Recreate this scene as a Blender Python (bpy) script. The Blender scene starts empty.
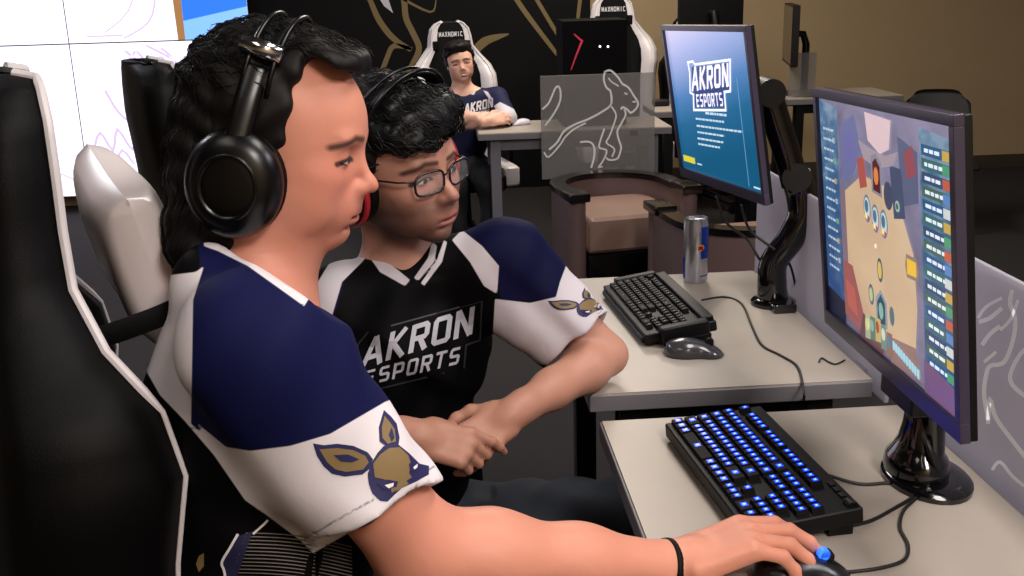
import bpy, bmesh, math, random
import numpy as np
from mathutils import Vector, Matrix, Euler, geometry
from mathutils.bvhtree import BVHTree
random.seed(4); rng = np.random.default_rng(4)
PI = math.pi
scn = bpy.context.scene
col = scn.collection
FAST = False
# ------------------------------------------------------------------ camera
F = 1050.0; CH = 1.46
def _cam():
    Y = np.array([433-512, 308, -F], float); Y /= np.linalg.norm(Y)
    t = 19000*(F/1200)**2
    X = np.array([t, t*.05, -F], float); X -= Y*(X@Y); X /= np.linalg.norm(X)
    return np.stack([X, Y, np.cross(X, Y)])
CM = _cam(); CO = np.array([0, 0, CH])
def ray(x, y): return CM@np.array([x-512, 288-y, -F])/F
def W(x, y, d): return Vector(CO+ray(x, y)*d)
def G(x, y, z=.74): r = ray(x, y); return Vector(CO+r*((z-CH)/r[2]))
def PY(x, y, Y): r = ray(x, y); return Vector(CO+r*(Y/r[1]))
def PX(x, y, X): r = ray(x, y); return Vector(CO+r*(X/r[0]))
def proj(P):
    c = (np.asarray(P)-CO)@CM
    return np.stack([512+F*c[:, 0]/-c[:, 2], 288-F*c[:, 1]/-c[:, 2]], 1)
cd = bpy.data.cameras.new('camera'); co = bpy.data.objects.new('camera', cd); col.objects.link(co)
cd.sensor_width = 36; cd.lens = F/1024*36; cd.clip_start = .05
m4 = Matrix([list(r) for r in CM]).to_4x4(); m4.translation = Vector(CO); co.matrix_world = m4
scn.camera = co
scn.view_settings.view_transform = 'Standard'; scn.view_settings.look = 'None'
scn.view_settings.gamma = 1; scn.view_settings.use_curve_mapping = False
scn.view_settings.exposure = 0.0
# ------------------------------------------------------------------ materials
def srgb(c):
    if isinstance(c, str): c = [int(c[i:i+2], 16)/255 for i in (0, 2, 4)]
    return [(v/12.92 if v <= .04045 else ((v+.055)/1.055)**2.4) for v in c]+[1]
MATS = {}
def mat(name, c, rough=.5, metal=0, spec=.5, emit=0, bump=0, bscale=200, var=0, vscale=8, coat=0, alpha=1, trans=0, sheen=0, sss=0):
    if name in MATS: return MATS[name]
    m = bpy.data.materials.new(name); m.use_nodes = True; MATS[name] = m
    nt = m.node_tree; b = nt.nodes['Principled BSDF']; I = b.inputs
    rgb = srgb(c)
    I['Base Color'].default_value = rgb; I['Roughness'].default_value = rough; I['Metallic'].default_value = metal
    I['Specular IOR Level'].default_value = spec; I['Coat Weight'].default_value = coat
    I['Alpha'].default_value = alpha; I['Transmission Weight'].default_value = trans
    I['Sheen Weight'].default_value = sheen
    if sss: I['Subsurface Weight'].default_value = sss; I['Subsurface Radius'].default_value = (.012, .005, .003); I['Subsurface Scale'].default_value = 1
    if emit: I['Emission Color'].default_value = rgb; I['Emission Strength'].default_value = emit
    tc = nt.nodes.new('ShaderNodeTexCoord')
    if var:
        n = nt.nodes.new('ShaderNodeTexNoise'); n.inputs['Scale'].default_value = vscale; n.inputs['Detail'].default_value = 4
        nt.links.new(tc.outputs['Object'], n.inputs['Vector'])
        mx = nt.nodes.new('ShaderNodeMix'); mx.data_type = 'RGBA'; nt.links.new(n.outputs['Fac'], mx.inputs[0])
        mx.inputs[6].default_value = [v*(1-var) for v in rgb[:3]]+[1]; mx.inputs[7].default_value = [min(1, v*(1+var)) for v in rgb[:3]]+[1]
        nt.links.new(mx.outputs[2], I['Base Color'])
    if bump:
        n = nt.nodes.new('ShaderNodeTexNoise'); n.inputs['Scale'].default_value = bscale; n.inputs['Detail'].default_value = 3
        nt.links.new(tc.outputs['Object'], n.inputs['Vector'])
        bp = nt.nodes.new('ShaderNodeBump'); bp.inputs['Strength'].default_value = bump; bp.inputs['Distance'].default_value = .002
        nt.links.new(n.outputs['Fac'], bp.inputs['Height']); nt.links.new(bp.outputs['Normal'], I['Normal'])
    return m
def regmat(name, base, regs, rough=.7, bump=.15, bscale=500, sss=0, spec=.3, soft=0):
    """one colour per printed / naturally coloured region, and painted eye shade; each region is a signed distance stored on the mesh"""
    m = bpy.data.materials.new(name); m.use_nodes = True
    nt = m.node_tree; b = nt.nodes['Principled BSDF']; I = b.inputs
    I['Roughness'].default_value = rough; I['Specular IOR Level'].default_value = spec
    if sss: I['Subsurface Weight'].default_value = sss; I['Subsurface Radius'].default_value = (.012, .004, .002); I['Subsurface Scale'].default_value = .6
    last = None
    for i, (att, c, w, amt) in enumerate(regs):
        a = nt.nodes.new('ShaderNodeAttribute'); a.attribute_name = att
        mr = nt.nodes.new('ShaderNodeMapRange'); mr.inputs['From Min'].default_value = -w; mr.inputs['From Max'].default_value = w
        mr.inputs['To Max'].default_value = amt
        nt.links.new(a.outputs['Fac'], mr.inputs['Value'])
        mx = nt.nodes.new('ShaderNodeMix'); mx.data_type = 'RGBA'
        nt.links.new(mr.outputs['Result'], mx.inputs[0])
        if last: nt.links.new(last, mx.inputs[6])
        else: mx.inputs[6].default_value = srgb(base)
        mx.inputs[7].default_value = srgb(c)
        last = mx.outputs[2]
    if last: nt.links.new(last, I['Base Color'])
    else: I['Base Color'].default_value = srgb(base)
    tc = nt.nodes.new('ShaderNodeTexCoord'); n = nt.nodes.new('ShaderNodeTexNoise'); n.inputs['Scale'].default_value = bscale
    nt.links.new(tc.outputs['Object'], n.inputs['Vector'])
    bp = nt.nodes.new('ShaderNodeBump'); bp.inputs['Strength'].default_value = bump; bp.inputs['Distance'].default_value = .001
    nt.links.new(n.outputs['Fac'], bp.inputs['Height']); nt.links.new(bp.outputs['Normal'], I['Normal'])
    return m
# ------------------------------------------------------------------ objects
def props(o, label=None, cat=None, group=None, kind=None):
    if label: o['label'] = label
    if cat: o['category'] = cat
    if group: o['group'] = group
    if kind: o['kind'] = kind
    return o
def thing(name, label, cat, loc=(0, 0, 0), rz=0, group=None):
    o = bpy.data.objects.new(name, None); col.objects.link(o); o.location = loc; o.rotation_euler = (0, 0, rz)
    o.empty_display_size = .05
    return props(o, label, cat, group)
def link(name, me, parent=None, world=False):
    o = bpy.data.objects.new(name, me); col.objects.link(o)
    if parent:
        o.parent = parent
        if world:
            top = parent; M = Matrix.Identity(4)
            while top: M = (top.matrix_parent_inverse @ top.matrix_basis if top.parent else Matrix.LocRotScale(top.location, top.rotation_euler, top.scale)) @ M; top = top.parent
            o.matrix_parent_inverse = M.inverted()
    return o
def raw(name, V, Fs, mats, parent=None, smooth=True, idx=None, world=False):
    me = bpy.data.meshes.new(name); me.from_pydata([tuple(v) for v in V], [], [tuple(f) for f in Fs]); me.update()
    for m in (mats if isinstance(mats, (list, tuple)) else [mats]): me.materials.append(m)
    if idx is not None: me.polygons.foreach_set('material_index', idx)
    if smooth: me.polygons.foreach_set('use_smooth', [True]*len(me.polygons))
    return link(name, me, parent, world)
class MB:
    """collects shapes into one mesh"""
    def __init__(s): s.V = []; s.F = []; s.I = []; s.mats = []
    def mi(s, m):
        if m not in s.mats: s.mats.append(m)
        return s.mats.index(m)
    def add(s, V, Fs, m):
        o = len(s.V); k = s.mi(m); s.V += [Vector(v) for v in V]
        for f in Fs: s.F.append([i+o for i in f]); s.I.append(k)
        return s
    def box(s, a, b, m, bev=0, M=None):
        bm = bmesh.new(); bmesh.ops.create_cube(bm, size=1)
        a = Vector(a); b = Vector(b)
        for v in bm.verts: v.co = Vector(((v.co.x+.5)*(b.x-a.x)+a.x, (v.co.y+.5)*(b.y-a.y)+a.y, (v.co.z+.5)*(b.z-a.z)+a.z))
        if bev: bmesh.ops.bevel(bm, geom=bm.edges[:], offset=bev, segments=3, profile=.7, affect='EDGES')
        return s.bm(bm, m, M)
    def bm(s, bm, m, M=None):
        bm.verts.index_update()
        V = [(M @ v.co if M else v.co.copy()) for v in bm.verts]; Fs = [[v.index for v in f.verts] for f in bm.faces]
        bm.free(); return s.add(V, Fs, m)
    def tube(s, P, r, m, n=10, caps=True, flat=None):
        P = [Vector(p) for p in P]; R = r if isinstance(r, (list, tuple)) else [r]*len(P)
        V = []; Fs = []
        up = None
        for i, p in enumerate(P):
            t = (P[min(i+1, len(P)-1)]-P[max(i-1, 0)]).normalized()
            if up is None:
                up = Vector((0, 0, 1)) if abs(t.z) < .9 else Vector((0, 1, 0))
            a = t.cross(up)
            if a.length < 1e-4: a = t.cross(Vector((1, 0, 0)))
            a.normalize(); b = a.cross(t).normalized(); up = b
            ra, rb = (R[i], R[i]) if not flat else (R[i]*flat[0], R[i]*flat[1])
            for k in range(n):
                q = 2*PI*k/n; V.append(p+a*math.cos(q)*ra+b*math.sin(q)*rb)
        for i in range(len(P)-1):
            for k in range(n):
                k2 = (k+1) % n; Fs.append([i*n+k, i*n+k2, (i+1)*n+k2, (i+1)*n+k])
        if caps: Fs.append(list(range(n))[::-1]); Fs.append([len(V)-n+k for k in range(n)])
        return s.add(V, Fs, m)
    def lathe(s, prof, m, n=32, M=None):
        V = []; Fs = []
        for r, z in prof:
            for k in range(n): V.append(Vector((r*math.cos(2*PI*k/n), r*math.sin(2*PI*k/n), z)))
        for i in range(len(prof)-1):
            for k in range(n):
                k2 = (k+1) % n; Fs.append([i*n+k, i*n+k2, (i+1)*n+k2, (i+1)*n+k])
        Fs.append(list(range(n))[::-1]); Fs.append([len(V)-n+k for k in range(n)])
        if M: V = [M @ v for v in V]
        return s.add(V, Fs, m)
    def poly(s, P, m, d=0, off=None):
        """flat polygon; with d a slab: extruded by vector off*d"""
        n = len(P); P = [Vector(p) for p in P]
        if not d: return s.add(P, [list(range(n))], m)
        e = Vector(off)*d; V = P+[p+e for p in P]
        return s.add(V, [list(range(n))[::-1], [n+i for i in range(n)]]+[[i, (i+1) % n, n+(i+1) % n, n+i] for i in range(n)], m)
    def build(s, name, parent=None, smooth=False, M=None, world=False, autos=True):
        if M: s.V = [M @ v for v in s.V]
        o = raw(name, s.V, s.F, s.mats, parent, smooth or autos, s.I, world)
        if not smooth and autos:
            try: o.data.set_sharp_from_angle(angle=math.radians(38))
            except Exception: pass
        return o
def copytree(o, parent=None):
    c = o.copy(); col.objects.link(c); c.parent = parent
    if parent is not None: c.matrix_parent_inverse = o.matrix_parent_inverse.copy()
    for ch in list(o.children): copytree(ch, c)
    return c
def spline(P, n=8, closed=False):
    P = [Vector(p) for p in P]; out = []
    N = len(P)
    for i in range(N if closed else N-1):
        g = (lambda k: P[k % N]) if closed else (lambda k: P[max(0, min(N-1, k))])
        a, b, c, d = g(i-1), g(i), g(i+1), g(i+2)
        for k in range(n):
            t = k/n
            out.append(.5*((2*b)+(c-a)*t+(2*a-5*b+4*c-d)*t*t+(3*b-a-3*c+d)*t**3))
    if not closed: out.append(P[-1])
    return out
# ------------------------------------------------------------------ implicit modelling
def smin(a, b, k):
    if k <= 0: return np.minimum(a, b)
    h = np.maximum(k-np.abs(a-b), 0)/k
    return np.minimum(a, b)-h*h*k*.25
class Vol:
    def __init__(s, lo, hi, h, fine=()):
        s.ax = []
        for i in range(3):
            pts = []; x = lo[i]
            while x < hi[i]:
                pts.append(x); st = h
                for (a, b, f) in fine:
                    if a[i]-.01 <= x <= b[i]: st = min(st, f)
                x += st
            s.ax.append(np.array(pts))
        s.F = np.ones([len(a) for a in s.ax], np.float32); s.h = h
    def _sub(s, lo, hi):
        sl = []
        for i in range(3):
            a = np.searchsorted(s.ax[i], lo[i]); b = np.searchsorted(s.ax[i], hi[i])
            if b <= a: return None
            sl.append(slice(a, b))
        return tuple(sl)
    def apply(s, fn, lo, hi, k=0, op='add'):
        m = k+s.h*2.5; lo = np.asarray(lo)-m; hi = np.asarray(hi)+m
        sl = s._sub(lo, hi)
        if sl is None: return
        X = s.ax[0][sl[0]][:, None, None]; Y = s.ax[1][sl[1]][None, :, None]; Z = s.ax[2][sl[2]][None, None, :]
        d = fn(X, Y, Z).astype(np.float32)
        f = s.F[sl]
        s.F[sl] = smin(f, d, k) if op == 'add' else -smin(-f, d, k)
    def cone(s, a, b, r1, r2, k=.01, op='add'):
        a = np.array(a, float); b = np.array(b, float); L = np.linalg.norm(b-a)+1e-9; u = (b-a)/L
        R = max(r1, r2)
        def fn(X, Y, Z):
            px, py, pz = X-a[0], Y-a[1], Z-a[2]
            t = np.clip((px*u[0]+py*u[1]+pz*u[2])/L, 0, 1)
            q = t*L
            return np.sqrt((px-u[0]*q)**2+(py-u[1]*q)**2+(pz-u[2]*q)**2)-(r1+(r2-r1)*t)
        s.apply(fn, np.minimum(a, b)-R, np.maximum(a, b)+R, k, op)
    def chain(s, P, R, k=.01, op='add'):
        for i in range(len(P)-1): s.cone(P[i], P[i+1], R[i], R[i+1], k, op)
    def ell(s, c, r, M=None, k=.01, op='add'):
        """ellipsoid centre c radii r in the frame M (4x4)"""
        M = M or Matrix.Identity(4); R = np.array(M.to_3x3()); sc = np.linalg.norm(R[:, 0]); R = R/sc
        C = np.array(M @ Vector(c)); r = np.array(r, float)*sc
        ext = np.sqrt((R**2)@(r**2))
        def fn(X, Y, Z):
            px, py, pz = X-C[0], Y-C[1], Z-C[2]
            l = [px*R[0, i]+py*R[1, i]+pz*R[2, i] for i in range(3)]
            k0 = np.sqrt(sum((l[i]/r[i])**2 for i in range(3)))
            k1 = np.sqrt(sum((l[i]/r[i]**2)**2 for i in range(3)))+1e-9
            return k0*(k0-1)/k1
        s.apply(fn, C-ext, C+ext, k, op)
    def lcone(s, a, b, r1, r2, M, k=.01, op='add'):
        sc = M.to_3x3().col[0].length
        s.cone(M @ Vector(a), M @ Vector(b), r1*sc, r2*sc, k, op)
    def rbox(s, c, hsz, rad, M=None, k=.01, op='add'):
        M = M or Matrix.Identity(4); R = np.array(M.to_3x3()); sc = np.linalg.norm(R[:, 0]); R = R/sc
        C = np.array(M @ Vector(c)); hb = np.array(hsz, float)*sc-rad
        ext = np.abs(R)@(hb+rad)
        def fn(X, Y, Z):
            px, py, pz = X-C[0], Y-C[1], Z-C[2]
            q = [np.abs(px*R[0, i]+py*R[1, i]+pz*R[2, i])-hb[i] for i in range(3)]
            return np.sqrt(sum(np.maximum(v, 0)**2 for v in q))+np.minimum(np.maximum(np.maximum(q[0], q[1]), q[2]), 0)-rad
        s.apply(fn, C-ext, C+ext, k, op)
    def cut(s, p, n, k=0, box=None):
        """remove everything on the n side of the plane through p (optionally only inside a box (lo,hi))"""
        p = np.array(p, float); n = np.array(Vector(n).normalized())
        fn = lambda X, Y, Z: -((X-p[0])*n[0]+(Y-p[1])*n[1]+(Z-p[2])*n[2])
        lo, hi = box if box else ([a[0] for a in s.ax], [a[-1] for a in s.ax])
        s.apply(fn, lo, hi, k, 'sub')
    def warp(s, fn):
        """add a displacement field"""
        X = s.ax[0][:, None, None]; Y = s.ax[1][None, :, None]; Z = s.ax[2][None, None, :]
        m = np.abs(s.F) < .03
        D = np.broadcast_to(fn(X, Y, Z), s.F.shape)
        s.F = np.where(m, s.F+D.astype(np.float32), s.F)
    def mesh(s, name, mats, parent=None, smooth=2):
        Fd = s.F; S = Fd < 0
        n = [k-1 for k in Fd.shape]
        cnt = np.zeros(n, np.uint8)
        for i in (0, 1):
            for j in (0, 1):
                for k in (0, 1): cnt += S[i:n[0]+i, j:n[1]+j, k:n[2]+k]
        mix = (cnt > 0) & (cnt < 8)
        ci = np.argwhere(mix); N = len(ci)
        ids = np.full(n, -1, np.int32); ids[mix] = np.arange(N)
        cs = [(i, j, k) for i in (0, 1) for j in (0, 1) for k in (0, 1)]
        vals = {}; pos = {}
        for c in cs:
            I = ci+np.array(c); vals[c] = Fd[I[:, 0], I[:, 1], I[:, 2]]
            pos[c] = np.stack([s.ax[q][I[:, q]] for q in range(3)], 1)
        acc = np.zeros((N, 3)); w = np.zeros(N)
        for c in cs:
            for q in range(3):
                if c[q] == 0:
                    e = list(c); e[q] = 1; e = tuple(e)
                    va, vb = vals[c], vals[e]; m = (va < 0) != (vb < 0)
                    t = np.where(m, va/np.where(m, va-vb, 1), 0)
                    acc += np.where(m[:, None], pos[c]+(pos[e]-pos[c])*t[:, None], 0); w += m
        V = acc/w[:, None]
        quads = []
        for q in range(3):
            A = np.moveaxis(S, q, 0); T = np.moveaxis(ids, q, 0)
            ch = A[:-1] != A[1:]
            ch = ch[:, 1:-1, 1:-1]
            I = np.argwhere(ch); i, j, k = I[:, 0], I[:, 1]+1, I[:, 2]+1
            f = np.stack([T[i, j-1, k-1], T[i, j, k-1], T[i, j, k], T[i, j-1, k]], 1)
            ins = A[i, j, k]
            if q == 1: ins = ~ins
            f = np.where(ins[:, None], f, f[:, ::-1])
            quads.append(f)
        Q = np.concatenate(quads); Q = Q[(Q >= 0).all(1)]
        E = np.concatenate([Q[:, [0, 1]], Q[:, [1, 2]], Q[:, [2, 3]], Q[:, [3, 0]]])
        for it in range(smooth):
            for lam in (.5, -.52):
                sm = np.zeros_like(V); ct = np.zeros(N)
                for a, b in ((0, 1), (1, 0)):
                    for d in range(3): sm[:, d] += np.bincount(E[:, a], V[E[:, b], d], N)
                    ct += np.bincount(E[:, a], minlength=N)
                V = V+lam*(sm/np.maximum(ct, 1)[:, None]-V)
        me = bpy.data.meshes.new(name); me.vertices.add(N); me.vertices.foreach_set('co', V.ravel())
        me.loops.add(len(Q)*4); me.loops.foreach_set('vertex_index', Q.ravel().astype(np.int32))
        me.polygons.add(len(Q)); me.polygons.foreach_set('loop_start', np.arange(0, len(Q)*4, 4, dtype=np.int32))
        me.update(calc_edges=True); me.validate()
        me.polygons.foreach_set('use_smooth', np.ones(len(me.polygons), bool))
        for m in (mats if isinstance(mats, (list, tuple)) else [mats]): me.materials.append(m)
        o = link(name, me, parent, True)
        o['_'] = 0; del o['_']
        return o, V
def setattr_f(o, name, v):
    a = o.data.attributes.new(name, 'FLOAT', 'POINT'); a.data.foreach_set('value', np.asarray(v, np.float32))
def sdpoly(P, poly):
    """signed distance (positive inside) of 2D points to polygon"""
    P = np.asarray(P, float); poly = np.asarray(poly, float)
    d = np.full(len(P), 1e9); ins = np.zeros(len(P), bool)
    for i in range(len(poly)):
        a = poly[i]; b = poly[(i+1) % len(poly)]; e = b-a
        w = P-a; t = np.clip((w@e)/(e@e+1e-9), 0, 1)
        d = np.minimum(d, np.linalg.norm(w-t[:, None]*e, axis=1))
        c = (a[1] > P[:, 1]) != (b[1] > P[:, 1])
        with np.errstate(divide='ignore', invalid='ignore'):
            xx = (b[0]-a[0])*(P[:, 1]-a[1])/(b[1]-a[1]+1e-12)+a[0]
        ins ^= c & (P[:, 0] < xx)
    return np.where(ins, d, -d)
def lfield(M, V):
    """points in the local frame M"""
    Mi = np.array(M.inverted()); return V@Mi[:3, :3].T+Mi[:3, 3]
def sdell(L, c, r):
    q = (L-np.array(c))/np.array(r); k = np.linalg.norm(q, axis=1)
    return (1-k)*min(r)
# ------------------------------------------------------------------ flat artwork
def ribbon2(P, w, closed=False):
    """polyline -> list of quads with mitred joins (2D)"""
    P = [Vector((p[0], p[1])) for p in P]; n = len(P); L = []; R = []
    Ws = w if isinstance(w, (list, tuple)) else [w]*n
    for i in range(n):
        a = P[(i-1) % n] if (closed or i > 0) else None; b = P[(i+1) % n] if (closed or i < n-1) else None
        d1 = (P[i]-a).normalized() if a is not None else None; d2 = (b-P[i]).normalized() if b is not None else None
        if d1 is None: d1 = d2
        if d2 is None: d2 = d1
        t = d1+d2
        t = t.normalized() if t.length > 1e-6 else d1
        nn = Vector((-t.y, t.x)); c = max(.4, nn.dot(Vector((-d1.y, d1.x))))
        L.append(P[i]+nn*Ws[i]/2/c); R.append(P[i]-nn*Ws[i]/2/c)
    return [[L[i], L[(i+1) % n], R[(i+1) % n], R[i]] for i in range(n if closed else n-1)]
def letter(ch):
    """strokes in a 1 x 1.5 box -> (polylines closed?)"""
    h = 1.5; a, b, c, d = .13, .87, .13, h-.13; m = h/2
    O = [(a+.1, c), (b-.1, c), (b, c+.12), (b, d-.12), (b-.1, d), (a+.1, d), (a, d-.12), (a, c+.12)]
    D = {
     'A': [([(a-.05, 0), (.5, d)], 0), ([(b+.05, 0), (.5, d)], 0), ([(a+.08, .45), (b-.08, .45)], 0)],
     'K': [([(a, 0), (a, h)], 0), ([(a, m-.1), (b, h)], 0), ([(a+.2, m), (b+.02, 0)], 0)],
     'R': [([(a, 0), (a, h)], 0), ([(a, d), (b-.1, d), (b, d-.12), (b, m+.08), (b-.1, m-.04), (a, m-.04)], 0), ([(.5, m), (b, 0)], 0)],
     'O': [(O, 1)],
     'N': [([(a, 0), (a, h)], 0), ([(b, 0), (b, h)], 0), ([(a, h), (b, 0)], 0)],
     'E': [([(b, c), (a, c), (a, d), (b, d)], 0), ([(a, m), (b-.1, m)], 0)],
     'S': [([(a, c), (b-.1, c), (b, c+.12), (b, m-.1), (b-.1, m), (a+.1, m), (a, m+.1), (a, d-.12), (a+.1, d), (b, d)], 0)],
     'P': [([(a, 0), (a, h)], 0), ([(a, d), (b-.1, d), (b, d-.12), (b, m-.02), (b-.1, m-.14), (a, m-.14)], 0)],
     'T': [([(.5, 0), (.5, h)], 0), ([(0, d), (1, d)], 0)],
     'M': [([(a, 0), (a, h)], 0), ([(b, 0), (b, h)], 0), ([(a, h), (.5, .5), (b, h)], 0)],
     'X': [([(a, 0), (b, h)], 0), ([(b, 0), (a, h)], 0)],
     'I': [([(.5, 0), (.5, h)], 0)],
     'C': [([(b, c+.1), (b-.1, c), (a+.1, c), (a, c+.12), (a, d-.12), (a+.1, d), (b-.1, d), (b, d-.1)], 0)],
    }
    return D[ch]
def word(txt, wt=.26, gap=.25, caps_big=1.0):
    """-> list of 2D quads, width, height 1.5"""
    out = []; x = 0
    for i, ch in enumerate(txt):
        s = caps_big if i == 0 else 1
        for P, cl in letter(ch):
            for q in ribbon2([(p[0]*s+x, p[1]*s-(s-1)*.25) for p in P], wt, bool(cl)): out.append(q)
        x += s+gap
    return out, x-gap
def bil(c, u, v):
    """c = BL, BR, TR, TL"""
    a = [Vector(p) for p in c]
    return a[0]*(1-u)*(1-v)+a[1]*u*(1-v)+a[2]*u*v+a[3]*(1-u)*v
def place_word(txt, corners, wt=.26, gap=.25, big=1.0):
    qs, w = word(txt, wt, gap, big)
    return [[bil(corners, p.x/w, p.y/1.5) for p in q] for q in qs]
def subdiv(q, n=3):
    """2D convex quad -> grid of quads"""
    out = []
    for i in range(n):
        for j in range(n):
            out.append([bil([q[3], q[2], q[1], q[0]], (i+a)/n, (j+b)/n) for a, b in ((0, 0), (1, 0), (1, 1), (0, 1))])
    return out
def fillpoly(P, step):
    """constrained triangulation with interior points -> list of triangles"""
    P = [Vector((p[0], p[1])) for p in P]; B = []
    for i in range(len(P)):
        a, b = P[i], P[(i+1) % len(P)]; n = max(1, int((b-a).length/step))
        B += [a+(b-a)*k/n for k in range(n)]
    nb = len(B); xs = [p.x for p in B]; ys = [p.y for p in B]; pts = []
    x = min(xs)+step/2
    while x < max(xs):
        y = min(ys)+step/2
        while y < max(ys): pts.append((x, y)); y += step
        x += step
    if pts:
        sd = sdpoly(pts, [(p.x, p.y) for p in P]); B += [Vector(q) for q, s in zip(pts, sd) if s > step*.4]
    r = geometry.delaunay_2d_cdt(B, [(i, (i+1) % nb) for i in range(nb)], [], 1, 1e-5)
    return [[r[0][i] for i in f] for f in r[2]]
def conform(name, polys, mats, target, parent, off=.0012, lim=.045):
    """print cut out of flat shapes laid onto the surface of `target`: polys = [(list of 2D pixel polygons, material, layer)]"""
    me = target.data; V = [v.co.copy() for v in me.vertices]; T = BVHTree.FromPolygons(V, [tuple(p.vertices) for p in me.polygons])
    b = MB(); O = Vector(CO)
    for (ps, m, layer) in polys:
        for P in ps:
            pts = []
            for p in P:
                d = Vector(ray(p[0], p[1])).normalized(); h = T.ray_cast(O, d)
                if h[0] is None: pts = None; break
                nn = h[1] if h[1].dot(d) < 0 else -h[1]
                pts.append(h[0]+nn*(off*.3)-d*off*(layer+.7))
            if pts and max((pts[i]-pts[i-1]).length for i in range(len(pts))) < lim: b.add(pts, [list(range(len(pts)))], m)
    return b.build(name, parent, smooth=True, world=True)
# ================================================================== MATERIALS
BLK = mat('black_plastic', '050506', .45, spec=.3); GLO = mat('gloss_black', '060607', .12, coat=.5); RUB = mat('cable_rubber', '0a0a0c', .5)
LEA = mat('black_leather', '020203', .55, spec=.16, bump=.25, bscale=900); WHL = mat('white_leather', 'd2cdd0', .38, bump=.15, bscale=900)
SAT = mat('white_satin', 'e6dcdc', .28, spec=.6, bump=.06, bscale=60); CHR = mat('chrome', 'd8d8dc', .15, 1); DKM = mat('dark_steel', '141416', .4, .6)
WALLM = mat('beige_paint', 'a89270', .8, bump=.1, bscale=90, var=.06, vscale=1.2); MUR = mat('black_mural_vinyl', '020204', .6, spec=.2)
GOLD = mat('gold_print', '7d6a44', .6); WHP = mat('white_print', 'cfcfd6', .6)
CARP = mat('carpet_brown_grey', '1c1818', .95, bump=.8, bscale=700, var=.25, vscale=60)
DESK = mat('desk_laminate', 'a39a90', .42, var=.04, vscale=25, bump=.03, bscale=400); DEDGE = mat('desk_edge_grey', '6f6c70', .5)
# ================================================================== ROOM
def struct(name, m, fn, label=None):
    b = MB(); fn(b, m); o = b.build(name); o['kind'] = 'structure'; return o
BY = 7.5
struct('floor', CARP, lambda b, m: b.box((-4.5, -2, -.1), (6.5, BY+.2, 0), m))
struct('ceiling', mat('ceiling_tile', '8a8680', .9, bump=.3, bscale=120), lambda b, m: b.box((-4.5, -2, 2.9), (6.5, BY+.2, 3.0), m))
mx = PY(590, 0, BY).x
struct('wall_back', WALLM, lambda b, m: b.box((-4.5, BY, 0), (6.5, BY+.15, 2.9), m))
struct('wall_left', WALLM, lambda b, m: b.box((-4.6, -2, 0), (-4.5, BY, 2.9), m))
struct('wall_right', WALLM, lambda b, m: b.box((6.5, -2, 0), (6.6, BY, 2.9), m))
struct('wall_front', WALLM, lambda b, m: b.box((-4.5, -2.1, 0), (6.5, -2, 2.9), m))
struct('baseboard_back', mat('dark_baseboard', '3c332b', .6), lambda b, m: b.box((mx, BY-.015, 0), (6.49, BY-.001, .1), m, .004))
# mural
t = thing('wall_mural', 'black wall mural with gold curving lines behind the seated player in the background', 'mural', (PY(420, 80, BY).x, BY, 0))
b = MB(); x0 = PY(250, 20, BY).x-.9; b.box((x0, BY-.012, 0), (mx, BY-.002, 2.89), MUR); b.build('mural_panel', t, world=True)
def on_wall(P, y=BY-.013): return [PY(p[0], p[1], y) for p in P]
for P, w in (([(366, -6), (370, 0), (379, 20), (393, 38), (411, 50)], [4, 5, 6, 6, 4]), ([(400, -8), (404, 0), (406, 18), (413, 33), (419, 48), (414, 62), (405, 78)], 6), ([(412, 49), (394, 46), (387, 58), (380, 78)], [3, 5, 5, 5]),
             ([(512, -8), (517, 0), (528, 16), (553, 49), (562, 61)], [5, 5, 5, 4, 2]), ([(533, -6), (537, 0), (553, 27), (562, 42)], [4, 4, 4, 2]), ([(581, -6), (580, 0), (577, 26)], [4, 4, 3]),
             ([(472, 54), (484, 42), (497, 37), (509, 34)], [8, 9, 6, 1]), ([(396, -5), (430, 12), (436, 0)], [3, 2, 1])):
    b = MB()
    for q in ribbon2(spline([(p[0], p[1], 0) for p in P], 4), list(np.interp(np.linspace(0, 1, (len(P)-1)*4+1), np.linspace(0, 1, len(P)), w if isinstance(w, list) else [w]*len(P)))):
        b.add(on_wall(q), [[0, 1, 2, 3]], GOLD)
    b.build('gold_line', t, world=True)
b = MB(); b.add(on_wall([(379, -2), (388, -2), (393, 13), (384, 6)]), [[0, 1, 2, 3]], WHP); b.build('white_claw', t, world=True)
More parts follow.
